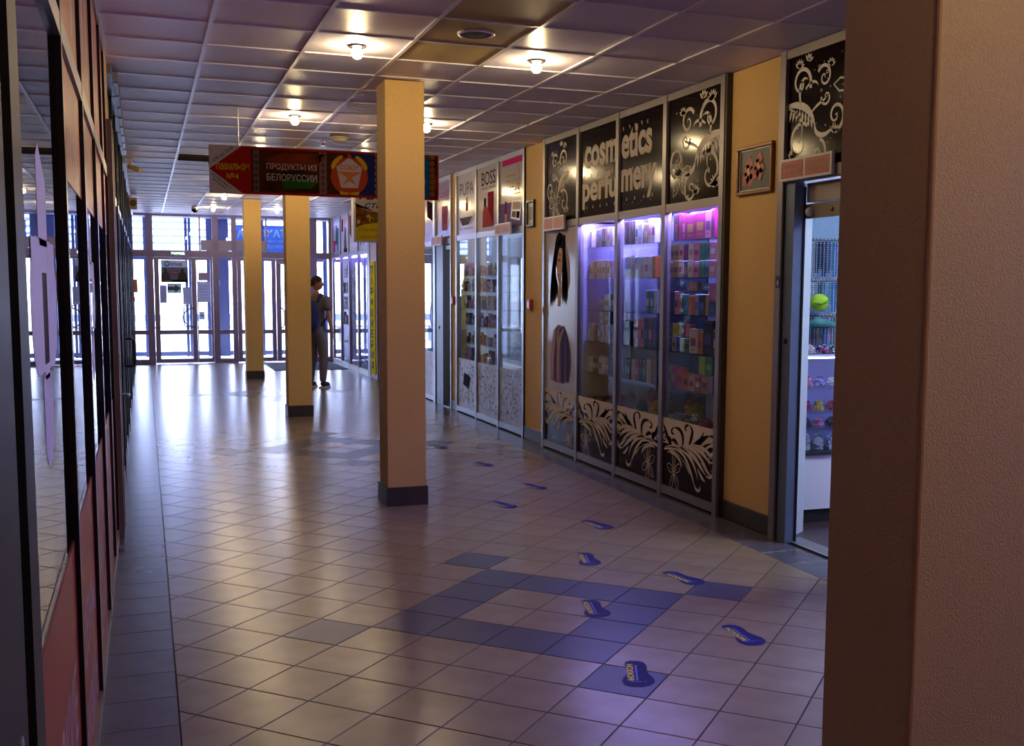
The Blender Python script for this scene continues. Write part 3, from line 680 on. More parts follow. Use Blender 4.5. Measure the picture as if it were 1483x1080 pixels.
# ------------------------------------------------------------------ cosmetics and perfumery shopfront
XU = 3.87
led_v = mat('violet LED strip', (.40, .34, 1.0), emit=95)
case_b = mat('lavender back board', '#a7a3cc', rough=.6, var=.03)
t = cos = thing('shopfront', 'dark perfumery shopfront with cosmetics lettering and lit glass cases', 'shopfront', (XU, 8.7, 0))
MY = [10.53, 9.61, 8.70, 7.79, 6.885]
for y in MY: boxpart('mullion', alu, t, XU, XU+.06, y-.03, y+.03, 0, ZC)
boxpart('end_panel', mat('end panel grey', '#3c3634', rough=.5), t, XU+.005, 3.93, 6.83, 6.855, 0, ZC)
BAYS = [(MY[i+1]+.03, MY[i]-.03) for i in range(4)]
for i, (a0, a1) in enumerate(BAYS):
    w_ = a1-a0
    boxpart('top_rail', alu, t, XU+.005, XU+.05, a0, a1, 3.10, ZC); boxpart('transom', alu, t, XU+.004, XU+.055, a0, a1, 2.245, 2.31); boxpart('bottom_rail', alu, t, XU+.004, XU+.055, a0, a1, .018, .085)
    up = boxpart('upper_panel', brown, t, XU+.022, XU+.03, a0, a1, 2.31, 3.10)
    a = Art((XU+.022, a1, 2.31), *RW)
    if i == 0: scroll(a, cream, w_*.72, .76, flip=True, seed=3); a.o = Vector((XU+.022, a1, 2.31)); flower(a, cream, .28*w_, .19, .16, n=6, rot=.2, lw=.008, ry=1.1)
    if i == 3: scroll(a, cream, w_, .76, flip=True, seed=5); flower(a, cream, .24*w_, .20, .18, n=5, rot=.3, lw=.009, ry=1.05)
    if i == 1: orn_letters(a, cream, 'cosm', .10, .44, w_-.11, .20); orn_letters(a, cream, 'perfu', .05, .07, w_-.06, .31)
    if i == 2: orn_letters(a, cream, 'etics', .02, .44, w_*.70, .27); orn_letters(a, cream, 'mery', .02, .085, w_*.80, .27)
    if i == 0:
        # scroll reaches the right edge of the panel
        for f in a.mb.v: pass
    a.build('ornament', up)
    low = boxpart('lower_panel', brown, t, XU+.020, XU+.028, a0, a1, .085, .63)
    a = Art((XU+.020, a1, .085), *RW); plume(a, w_, .545, flip=(i % 2 == 1), split=.34, fl_n=(6, 5, 6, 5)[i]); a.build('ornament', low)
    if i > 0:
        boxpart('glass_pane', gls, t, XU+.022, XU+.028, a0, a1, .63, 2.245)
        boxpart('case_back', case_b if i != 2 else mat('dark blue cabinet', '#2a3050', rough=.4, var=.1), t, 4.28, 4.30, a0-.02, a1+.02, .1, 2.28)
        boxpart('case_deck', white, t, XU+.065, 4.28, a0-.03, a1+(0 if i == 1 else .03), .585, .60); boxpart('case_top', white, t, XU+.06, 4.28, a0, a1, 2.276, 2.285)
        if i == 1: boxpart('case_side', case_b, t, XU+.06, 4.28, a1+.001, a1+.012, .6, 2.26)
        boxpart('led_strip', led_v, t, XU+.07, XU+.095, a0+.02, a1-.02, 2.262, 2.274)
        for z in (2.03, 1.74, 1.45, 1.155, .86): boxpart('shelf', gls_s, t, XU+.065, 4.27, a0-.03, a1-.005+(0 if i == 1 else .035), z-.008, z)
boxpart('case_side', case_b, t, XU+.06, 4.28, 6.86, 6.872, .1, 2.26)
# door leaf with the portrait poster (bay nearest the orange wall with the small picture)
a0, a1 = BAYS[0]
boxpart('door_leaf', mat('poster film', '#b8b1be', rough=.12, spec=.12), t, XU+.018, XU+.03, a0, a1, .63, 2.245)
boxpart('door_stile', alu_l, t, XU-.008, XU+.018, a1-.012, a1+.03, .1, 2.24)
pa = Art((XU+.018, a1, .63), *RW); pw, ph = a1-a0, 1.615
hair = mat('print dark hair', '#241d2a', rough=.3); hair2 = mat('print brown hair', '#4a3640', rough=.3); skinp = mat('print skin', '#c09c92', rough=.3); robe = mat('print blue robe', '#4f5590', rough=.3); pinkp = mat('print pink', '#b79ab8', rough=.3); mauvep = mat('print mauve', '#8d7396', rough=.3); palep = mat('print pale', '#a79fb4', rough=.3)
pa.poly(mat('print shade', '#9a8f9c', rough=.3), [(.50*pw, 1.50), (.64*pw, 1.48), (.78*pw, 1.28), (.80*pw, 1.08), (.72*pw, .96), (.55*pw, .98)]); pa.up()
RP = random.Random(12)
def lock(m, x0, z0, x1, z1, bend, w_): pa.ribbon(m, bez((x0*pw, z0), ((x0+bend)*pw, z0-.12), ((x1-bend*.5)*pw, z1+.2), (x1*pw, z1)), [w_*pw*(.04+.96*math.sin(math.pi*(.2+.8*i/14))) for i in range(15)])
pa.poly(hair, [(.31*pw, 1.30), (.31*pw, 1.46), (.36*pw, 1.54), (.45*pw, 1.575), (.55*pw, 1.55), (.62*pw, 1.46), (.64*pw, 1.30), (.58*pw, 1.18), (.40*pw, 1.18)])
for q_ in range(9): lock(hair if q_ % 3 else hair2, .34-.006*q_, 1.44-.03*q_, .16+.03*q_, .80+.03*RP.random()+.012*q_, -.04, .09)
for q_ in range(7): lock(hair if q_ % 3 else hair2, .60+.005*q_, 1.44-.03*q_, .56+.028*q_, .84+.05*RP.random(), .06, .08)
pa.up()
pa.poly(skinp, [(.385*pw, 1.20), (.40*pw, 1.12), (.445*pw, 1.075), (.49*pw, 1.10), (.54*pw, 1.20), (.565*pw, 1.32), (.54*pw, 1.41), (.46*pw, 1.42), (.40*pw, 1.34), (.375*pw, 1.27)]); pa.poly(skinp, [(.41*pw, .84), (.50*pw, .84), (.53*pw, 1.0), (.51*pw, 1.14), (.44*pw, 1.10)]); pa.up()
pa.poly(hair, [(.43*pw, 1.295), (.47*pw, 1.31), (.50*pw, 1.29), (.465*pw, 1.283)]); pa.poly(hair2, [(.385*pw, 1.31), (.41*pw, 1.315), (.415*pw, 1.30), (.39*pw, 1.295)]); pa.ribbon(hair2, [(.42*pw, 1.345), (.47*pw, 1.36), (.52*pw, 1.335)], [.006, .011, .004]); pa.ribbon(mat('print nose shade', '#9c766c'), [(.43*pw, 1.28), (.405*pw, 1.215), (.43*pw, 1.205)], [.004, .009, .006]); pa.disc(mat('print lips', '#9a4a50'), .435*pw, 1.15, .024, .011)
for x0, x1, z1 in ((.52, .36, 1.33), (.56, .42, 1.34), (.60, .56, 1.20), (.50, .33, 1.36), (.62, .585, 1.10)): lock(hair, x0, 1.54, x1, z1, .03, .05)
pa.poly(mauvep, [(.20*pw, .10), (.18*pw, .26), (.24*pw, .46), (.30*pw, .60), (.44*pw, .66), (.60*pw, .64), (.72*pw, .50), (.80*pw, .32), (.78*pw, .14), (.62*pw, .08), (.4*pw, .07)]); pa.up()
for (p0, p1, p2, p3, w_, m_) in (((.58, .63), (.74, .50), (.80, .30), (.74, .10), .16, robe), ((.52, .62), (.62, .44), (.62, .26), (.58, .08), .15, robe), ((.44, .60), (.46, .40), (.44, .22), (.46, .08), .07, palep), ((.34, .60), (.28, .42), (.22, .26), (.26, .10), .11, pinkp), ((.30, .60), (.44, .52), (.46, .42), (.46, .34), .05, palep), ((.62, .62), (.50, .54), (.46, .44), (.46, .34), .06, pinkp), ((.66, .56), (.70, .40), (.68, .24), (.66, .08), .03, mauvep), ((.38, .56), (.36, .4), (.34, .25), (.36, .08), .03, robe)):
    pa.ribbon(m_, [(x*pw, z) for x, z in bez(p0, p1, p2, p3)], [w_*pw*(.3+.7*math.sin(math.pi*(.1+.8*i/14))) for i in range(15)]); pa.up()
pa.build('portrait_print', t)
# ------------------------------------------------------------------ goods
CN = {'white': '#c9c9d2', 'cream': '#c2b6a4', 'grey': '#86808a', 'brown': '#55433f', 'tan': '#a5876b', 'gold': '#a8864a', 'silver': '#a4a6b2', 'black': '#17161c', 'navy': '#1e2748', 'blue': '#2e5fa6', 'pale blue': '#9fb4dc',
      'pink': '#c77fa6', 'magenta': '#a01f66', 'purple': '#593a72', 'plum': '#46232f', 'red': '#a02a32', 'coral': '#c25f56', 'orange': '#c06a34', 'yellow': '#c8b03c', 'lime': '#8fb83a', 'green': '#3d7d52', 'teal': '#2b7f8c', 'lavender': '#8f86c0'}
def gm(c): return mat('carton '+c, CN[c], rough=.35, var=.06, scale=30, coat=.2)
_bx = {}
def carton(kind, c, c2, w, d, h):
    """unit goods meshes, shared between copies of the same size and colours"""
    k = (kind, c, c2, round(w, 3), round(d, 3), round(h, 3))
    if k in _bx: return _bx[k]
    b = MB(); p = MB()
    if kind == 'box':
        b.box(0, d, 0, w, 0, h, ch=.002)
        a = Art((0, w, 0), *RW, step=.0008); a.rect(gm(c2), .18*w, .82*w, .30*h, .62*h); a.rect(gm(c2), .06*w, .94*w, .93*h, .955*h); a.rect(gm(c2), .3*w, .7*w, .14*h, .18*h); p = a.mb
    elif kind == 'bottle':
        b.smooth = True; r = w/2
        b.lathe((r, r, 0), [(r*.9, 0), (r, .04*h), (r, .62*h), (r*.45, .70*h), (r*.35, .74*h)], n=12)
        p.use(gm(c2)); p.smooth = True; p.lathe((r, r, 0), [(r*.42, .74*h), (r*.5, .76*h), (r*.5, .98*h), (r*.4, h)], n=12)
    elif kind == 'jar':
        b.smooth = True; r = w/2
        b.lathe((r, r, 0), [(r*.95, 0), (r, .05*h), (r, .78*h), (r*.9, .8*h)], n=14)
        p.use(gm(c2)); p.smooth = True; p.lathe((r, r, 0), [(r*1.02, .8*h), (r*1.02, .97*h), (r*.9, h)], n=14)
    o1 = b.build('m', gm(c)); o2 = p.build('m'); _bx[k] = (o1.data, o2.data); bpy.data.objects.remove(o1); bpy.data.objects.remove(o2); return _bx[k]
PART = {'box': 'printed_label', 'bottle': 'cap', 'jar': 'lid'}
NAME = {'box': 'perfume_box', 'bottle': 'perfume_bottle', 'jar': 'cosmetics_jar'}
def put(kind, c, c2, x, y, z, w, d, h, where, nm=None):
    m1, m2 = carton(kind, c, c2, w, d, h)
    o = bpy.data.objects.new(nm or NAME[kind], m1); COL.objects.link(o); o.location = (x, y, z+.0015)
    lab = '%s %s %s' % (c, {'box': (nm or 'perfume_box').replace('_', ' '), 'bottle': 'perfume bottle', 'jar': 'cosmetics jar'}[kind], where)
    tag(o, lab, NAME[kind].split('_')[1] if kind != 'box' else 'box', 'goods '+where)
    q = bpy.data.objects.new(PART[kind], m2); COL.objects.link(q); q.parent = o
def row(items, y_left, z, x, where, d=.05, gap=.004, nm=None):
    """items read left to right as seen from the corridor: (colour, second colour, width, height[, kind])"""
    y = y_left
    for it in items:
        if it[0] is None: y -= it[1]; continue
        c, c2, w, h = it[:4]; kind = it[4] if len(it) > 4 else 'box'
        y -= w; put(kind, c, c2, x, y, z, w, d, h, where, nm if kind == 'box' else None); y -= gap
SH = [2.03, 1.74, 1.45, 1.155, .86, .60]
ON = ['on the top glass shelf', 'on the second glass shelf', 'on the third glass shelf', 'on the fourth glass shelf', 'on the lowest glass shelf', 'on the case floor']
XB = 3.965
# bay under the letters cosm
y1 = BAYS[1][1]-.045; wb = 'under the cosm lettering'
row([('cream', 'white', .045, .15), (None, .10), ('grey', 'silver', .065, .16), ('silver', 'grey', .06, .165), ('brown', 'grey', .065, .17), ('tan', 'cream', .05, .17), ('white', 'pink', .06, .17), ('cream', 'white', .06, .17)], y1-.02, SH[0], XB, ON[0]+' '+wb)
row([('tan', 'brown', .04, .13), ('white', 'gold', .05, .16), ('cream', 'yellow', .06, .16), ('tan', 'cream', .05, .165), ('white', 'gold', .05, .17), ('cream', 'gold', .065, .165), ('white', 'brown', .06, .17), ('silver', 'gold', .05, .165), ('white', 'red', .06, .165), ('pink', 'white', .05, .16)], y1+.02, SH[1], XB, ON[1]+' '+wb)
row([(None, .22), ('brown', 'black', .14, .10), ('white', 'black', .05, .14), ('white', 'black', .05, .145), ('black', 'grey', .05, .15), ('plum', 'pink', .06, .155), ('black', 'silver', .05, .22)], y1-.02, SH[2], XB, ON[2]+' '+wb)
row([('silver', 'white', .06, .17), ('white', 'silver', .045, .16), ('gold', 'orange', .045, .15), ('brown', 'black', .06, .16), ('blue', 'pale blue', .07, .17), ('pale blue', 'blue', .06, .16), ('brown', 'grey', .045, .16), ('pale blue', 'silver', .055, .165), ('navy', 'blue', .05, .165), ('silver', 'blue', .05, .165)], y1, SH[3], XB, ON[3]+' '+wb)
row([(None, .2), ('silver', 'grey', .08, .105), ('black', 'grey', .15, .11)], y1-.05, SH[3]+.172, XB+.01, 'stacked on the fourth glass shelf '+wb)
row([('silver', 'pale blue', .06, .15), ('silver', 'white', .06, .15), ('black', 'white', .065, .15), ('black', 'silver', .065, .15), ('white', 'black', .075, .165), ('silver', 'white', .07, .15), ('navy', 'tan', .08, .15)], y1, SH[4], XB, ON[4]+' '+wb)
row([('black', 'grey', .2, .04), ('brown', 'tan', .16, .055), (None, .05), ('black', 'yellow', .16, .035), ('red', 'green', .12, .09)], y1, SH[5], XB, ON[5]+' '+wb, d=.14)
# bay under the letters etics
y1 = BAYS[2][1]+.06; wb = 'under the etics lettering'
row([('plum', 'brown', .07, .20), ('plum', 'brown', .07, .20), ('brown', 'plum', .07, .20), ('white', 'green', .06, .20), ('silver', 'white', .07, .17), (None, .03), ('tan', 'cream', .09, .16), ('white', 'pink', .055, .20), ('white', 'magenta', .06, .20)], y1, SH[0], XB, ON[0]+' '+wb)
row([('white', 'pale blue', .06, .19), ('white', 'pale blue', .06, .19), ('white', 'silver', .06, .18), ('pale blue', 'white', .06, .18), ('pale blue', 'white', .06, .18), ('white', 'silver', .07, .175), ('white', 'red', .075, .18), ('white', 'pale blue', .07, .18), ('orange', 'tan', .06, .18)], y1-.02, SH[1], XB, ON[1]+' '+wb)
row([(None, .46), ('green', 'white', .06, .19), ('blue', 'pale blue', .08, .19), ('silver', 'white', .06, .19)], y1, SH[2], XB, ON[2]+' '+wb)
row([('navy', 'blue', .05, .22), ('navy', 'black', .05, .21), (None, .10), ('purple', 'pink', .05, .23), ('pink', 'brown', .05, .24), ('coral', 'pink', .05, .24), ('pink', 'plum', .05, .24), ('navy', 'blue', .08, .25), ('purple', 'pink', .07, .25), ('navy', 'purple', .08, .26)], y1, SH[3], XB, ON[3]+' '+wb)
row([('navy', 'blue', .04, .17), ('blue', 'pale blue', .05, .18), ('navy', 'pale blue', .05, .17), (None, .02), ('cream', 'white', .08, .18), ('magenta', 'pink', .08, .18), ('navy', 'teal', .06, .19), ('navy', 'grey', .06, .19), (None, .01), ('tan', 'gold', .09, .20)], y1, SH[4], XB, ON[4]+' '+wb)
# bay under the big flower
y1 = BAYS[3][1]+.05; wb = 'under the flower panel'
row([('plum', 'magenta', .085, .21), ('magenta', 'red', .05, .21), ('magenta', 'pink', .06, .20), ('magenta', 'gold', .15, .19), ('magenta', 'gold', .15, .20), ('pink', 'purple', .09, .20), ('magenta', 'purple', .05, .21)], y1-.02, SH[0], XB, ON[0]+' '+wb)
for dy, hh in ((.10, .22), (.27, .21), (.42, .22)): put('jar', 'magenta', 'lavender', XB+.08, y1-dy-.12, SH[0], .12, .12, hh, 'behind the boxes '+ON[0]+' '+wb)
b2 = [('tan', 'brown', .07, .125), ('gold', 'brown', .075, .13), ('cream', 'red', .075, .13), ('purple', 'magenta', .075, .125), ('cream', 'tan', .08, .13), ('pink', 'magenta', .09, .12), ('green', 'teal', .09, .125), ('teal', 'blue', .06, .125), ('pink', 'white', .10, .125)]
row(b2, y1+.04, SH[1], XB, ON[1]+' '+wb)
row([(c, c2, w, h) for c, c2, w, h in b2], y1+.04, SH[1]+.132, XB+.004, 'stacked second high on the second glass shelf '+wb)
row([(None, .10), ('pink', 'purple', .06, .18), ('tan', 'orange', .05, .16), ('teal', 'blue', .12, .16), ('orange', 'coral', .09, .15), ('lavender', 'blue', .06, .16), ('navy', 'blue', .10, .16), ('tan', 'gold', .05, .16), ('navy', 'blue', .10, .11)], y1+.04, SH[2], XB, ON[2]+' '+wb)
row([(None, .662), ('magenta', 'red', .10, .12)], y1+.04, SH[2]+.112, XB, 'stacked on the third glass shelf '+wb); row([(None, .2), ('tan', 'pink', .16, .07), (None, .05), ('blue', 'pale blue', .22, .06)], y1+.02, SH[2]+.185, XB+.055, 'lying behind the third shelf boxes '+wb)
row([('navy', 'blue', .06, .11), ('tan', 'brown', .07, .12), ('blue', 'navy', .07, .12), ('lime', 'tan', .07, .11), ('green', 'navy', .07, .11), ('cream', 'magenta', .13, .19), ('orange', 'red', .08, .17), ('black', 'purple', .15, .26), ('plum', 'pink', .05, .20)], y1+.04, SH[3], XB, ON[3]+' '+wb)
row([('navy', 'blue', .06, .10), ('yellow', 'tan', .07, .10), ('lime', 'yellow', .07, .10), ('purple', 'pink', .07, .10), ('coral', 'orange', .07, .10)], y1+.04, SH[3]+.122, XB+.004, 'stacked on the fourth glass shelf '+wb)
row([('gold', 'brown', .06, .18), ('magenta', 'gold', .08, .18), ('coral', 'red', .12, .17), ('orange', 'black', .08, .14), ('cream', 'red', .10, .13), ('red', 'white', .10, .13), ('tan', 'brown', .11, .14), ('lavender', 'pink', .06, .14)], y1+.04, SH[4], XB, ON[4]+' '+wb)
row([(None, .52), ('lime', 'yellow', .10, .14), ('green', 'lime', .11, .14)], y1+.04, SH[4]+.142, XB, 'stacked on the lowest glass shelf '+wb)
# fabric flowers and bath puffs on the case floors
def puff(name, label, cat, c, x, y, z, r, n, hgt, seed, c2=None):
    R = random.Random(seed); t = thing(name, label, cat, (x, y, z))
    def clump(col, cnt, s):
        b = MB()
        for k in range(cnt):
            th, ph = R.uniform(0, 2*math.pi), math.acos(R.uniform(.0, 1)); rr = r*R.uniform(.75, 1.0)
            p = Vector((rr*math.sin(ph)*math.cos(th), rr*math.sin(ph)*math.sin(th), hgt*math.cos(ph)*R.uniform(.8, 1)))+Vector((x, y, z+.012))
            d = Vector((math.sin(ph)*math.cos(th), math.sin(ph)*math.sin(th), math.cos(ph)+.2)).normalized(); a = d.orthogonal().normalized(); e = d.cross(a)
            for q in range(5):
                t0 = 2*math.pi*q/5+R.random(); u = a*math.cos(t0)+e*math.sin(t0); v = a*math.cos(t0+1.1)+e*math.sin(t0+1.1)
                b.add([Vector((w_.x, w_.y, max(w_.z, z+.003))) for w_ in (p, p+u*s+d*s*.35, p+(u+v)*s*.75+d*s*.15, p+v*s+d*s*.35)], [(0, 1, 2, 3)])
        return b
    clump(c, n, .018).build('petals', mat('petal '+c, CN[c], rough=.8, var=.2, scale=60), t)
    if c2: clump(c2, n//2, .02).build('blossoms', mat('petal '+c2, CN[c2], rough=.8, var=.2, scale=60), t)
    b = MB(); b.smooth = True; b.ball((x, y, z+hgt*.42+.0015), r*.75, r*.75, hgt*.42, n=10, m=6); b.build('core', mat('petal core '+c, CN[c], rough=.9), t)
ya, yb = BAYS[2]; yb += .14
puff('bath_puff', 'lavender bath puff at the left of the case floor under etics', 'bath puff', 'lavender', 4.0, yb-.17, .60, .065, 70, .13, 1); puff('bath_puff', 'pale pink bath puff behind the cyan one under etics', 'bath puff', 'pink', 4.12, yb-.34, .60, .07, 70, .19, 2)
puff('bath_puff', 'cyan bath puff at the glass under the etics lettering', 'bath puff', 'teal', 3.98, yb-.46, .60, .05, 40, .09, 3); puff('bath_puff', 'white bath puff beside the yellow flowers under etics', 'bath puff', 'pale blue', 4.13, yb-.58, .60, .08, 80, .19, 4); puff('flower_bouquet', 'yellow fabric flower bouquet on the case floor under etics', 'flowers', 'yellow', 3.99, yb-.72, .60, .055, 60, .12, 5)
ya, yb = BAYS[3]; yb += .16
puff('flower_bouquet', 'tall yellow fabric flower bouquet with tan blossoms in the flower case', 'flowers', 'yellow', 4.12, yb-.24, .60, .08, 80, .22, 6, 'tan'); puff('flower_bouquet', 'pale blue fabric flowers at the glass in the flower case', 'flowers', 'pale blue', 3.98, yb-.26, .60, .045, 50, .06, 7); puff('flower_bouquet', 'small yellow and blue flower bunch on the flower case floor', 'flowers', 'yellow', 3.98, yb-.41, .60, .045, 40, .06, 8, 'blue')
puff('flower_bouquet', 'cream and lime flower bouquet in the flower case', 'flowers', 'lime', 4.16, yb-.64, .60, .08, 70, .20, 9, 'white'); puff('flower_bouquet', 'pale green flower bunch on the flower case floor', 'flowers', 'green', 3.98, yb-.53, .60, .05, 40, .09, 10, 'white'); puff('flower_bouquet', 'dark red flower bunch at the glass of the flower case', 'flowers', 'red', 3.985, yb-.69, .60, .055, 60, .06, 11, 'magenta'); puff('flower_bouquet', 'white coral and blue mixed flowers above the dark red bunch', 'flowers', 'white', 4.08, yb-.80, .60, .028, 60, .15, 12, 'coral')
# ------------------------------------------------------------------ wall signs (two red plates on a white strip)
def gas_sign(y_left, z, label, lit, x=XU-.012):
    t = thing('warning_sign', label, 'sign', (x, y_left, z))
    boxpart('strip', white, t, x-.02, x+.002, y_left-.56, y_left, z, z+.135)
    a = Art((x-.02, y_left, z), *RW, step=.001); m = red_s if lit else red_f
    a.rect(m, .02, .265, .015, .12); a.rect(m, .285, .54, .015, .12); a.up()
    tm = mat('sign cream text', '#d9c4b4') if lit else mat('sign faint text', '#d8aaa4')
    a.text(tm, 'АВТОМАТИКА', .035, .073, w=.215, h=.032); a.text(tm, 'ВКЛЮЧЕНА', .05, .028, w=.185, h=.032)
    a.text(tm, 'ПОРОШОК', .30, .073, w=.225, h=.034); a.text(tm, 'НЕ ВХОДИТЬ', .30, .028, w=.225, h=.034); a.build('plates', t)
gas_sign(10.44, 2.225, 'faded red warning sign over the portrait poster door', False)
gas_sign(12.08, 2.245, 'faded red warning sign under the perfume bottle shopfront posters', False)
gas_sign(15.05, 2.225, 'faded red warning sign over the blue grey door jamb', False)
gas_sign(6.08, 2.335, 'bright red warning sign under the white scroll panel', True, x=3.862)
# ------------------------------------------------------------------ pictures and call points on the ochre wall
def picture(y0, y1, z0, z1, fm, label, kind):
    x = 3.918; t = thing('framed_picture', label, 'picture', (x, (y0+y1)/2, z0)); fw = .025 if kind == 'flowers' else .028
    boxpart('frame_side', fm, t, x-.025, x, y0, y1, z1-fw, z1, ch=.004); boxpart('frame_side', fm, t, x-.025, x, y0, y1, z0, z0+fw, ch=.004)
    boxpart('frame_side', fm, t, x-.025, x, y0, y0+fw, z0+fw, z1-fw, ch=.004); boxpart('frame_side', fm, t, x-.025, x, y1-fw, y1, z0+fw, z1-fw, ch=.004)
    boxpart('canvas', mat('picture dark', '#221f24', rough=.4) if kind == 'flowers' else mat('picture pale', '#a8a09a', rough=.4), t, x-.010, x-.002, y0+fw, y1-fw, z0+fw, z1-fw)
    a = Art((x-.010, y1-fw, z0+fw), *RW, step=.001); w_ = y1-y0-2*fw; h_ = z1-z0-2*fw
    if kind == 'flowers':
        for s in ((0, .03, w_, .0), ): a.rect(white, 0, w_, 0, .008); a.rect(white, 0, w_, h_-.008, h_); a.rect(white, 0, .008, 0, h_); a.rect(white, w_-.008, w_, 0, h_)
        pet = mat('picture red petal', '#a02c3c', rough=.4); pet2 = mat('picture deep petal', '#7c1c2c', rough=.4); yl = mat('picture yellow', '#d8a84a', rough=.4)
        for cx, cy, sc in ((.30, .45, 1), (.62, .55, .95)):
            cx *= w_; cy *= h_
            for th, l in ((1.4, .11), (2.6, .07), (-.2, .08), (-1.3, .11), (-2.3, .12)): leaf(a, pet, cx, cy, l*sc, th, .09*sc)
            a.up(); a.disc(pet2, cx, cy, .025*sc); a.up(); a.disc(yl, cx-.005, cy+.01, .012, .02); a.disc(yl, cx+.012, cy-.005, .01, .014)
    else:
        a.rect(mat('picture lines', '#7a726c'), .2*w_, .8*w_, .2*h_, .8*h_)
    a.build('print', t)
picture(6.262, 6.715, 2.295, 2.625, mat('gilt brown frame', '#7a4f22', rough=.35, metal=.3, var=.2, scale=20), 'picture of red orchids in a gilt brown frame on the ochre wall', 'flowers')
picture(10.905, 11.145, 2.30, 2.585, mat('black frame', '#1b1716', rough=.35), 'small picture in a black frame on the ochre wall', 'small')
for y, lab in ((11.01, 'small red call point on the ochre wall beside the perfumery door'), (14.10, 'small red call point on the narrow ochre wall beside the blue jamb')):
    t = thing('fire_call_point', lab, 'call point', (3.91, y, 1.42)); boxpart('case', red_s, t, 3.88, 3.92, y-.045, y+.045, 1.42, 1.53, ch=.004); boxpart('front_plate', white, t, 3.876, 3.88, y-.03, y+.045, 1.44, 1.51)
t = thing('door_sticker', 'small purple sticker on the silver door frame by the ochre wall', 'sticker', (3.865, 6.09, 1.68)); boxpart('film', mat('purple sticker', '#3a2a66'), t, 3.863, 3.865, 6.075, 6.125, 1.66, 1.74)
a = Art((3.863, 6.125, 1.66), *RW); a.rect(wht_t, .02, .03, .02, .05); a.build('print', t)
t = thing('door_sticker', 'small white lock plate on the portrait poster door', 'sticker', (3.86, 10.5, 1.40)); boxpart('plate', white, t, 3.855, 3.862, 10.49, 10.52, 1.38, 1.46); boxpart('keyhole', blk, t, 3.854, 3.855, 10.50, 10.51, 1.41, 1.43)
# ------------------------------------------------------------------ perfume shopfront with brand posters
shop_led = mat('cold shop panel lamp', (.72, .86, 1.0), emit=14)
collage = mat('collage film', '#a4acd0', rough=.3, var=.25, scale=14)
def poster_film(name, c0, c1, c2): return mat(name.replace('gradient', 'film'), c1, rough=.16, spec=.22)
t = boss = thing('shopfront', 'silver framed perfume shopfront with brand posters above glass shelves', 'shopfront', (XU+.03, 12.6, 0))
XO = XU+.03
BY = [13.965, 13.06, 12.16, 11.255]
for y in BY: boxpart('mullion', alu_l, t, XO, XO+.06, y-.028, y+.028, 0, ZC)
boxpart('gasket', blk, t, XO+.004, XO+.05, 11.222, 11.227, 0, ZC)
BB = [(BY[i+1]+.028, BY[i]-.028) for i in range(3)]
pur = mat('print purple', '#8474b8', rough=.25); dred = mat('print bottle red', '#8e2f44', rough=.25); dtext = mat('print dark text', '#2a2a34', rough=.3); gtext = mat('print grey text', '#66667c', rough=.3); gold_t = mat('print gold', '#b0a03c', rough=.3); tanp = mat('print tan', '#8f7c84', rough=.3)
R = random.Random(4)
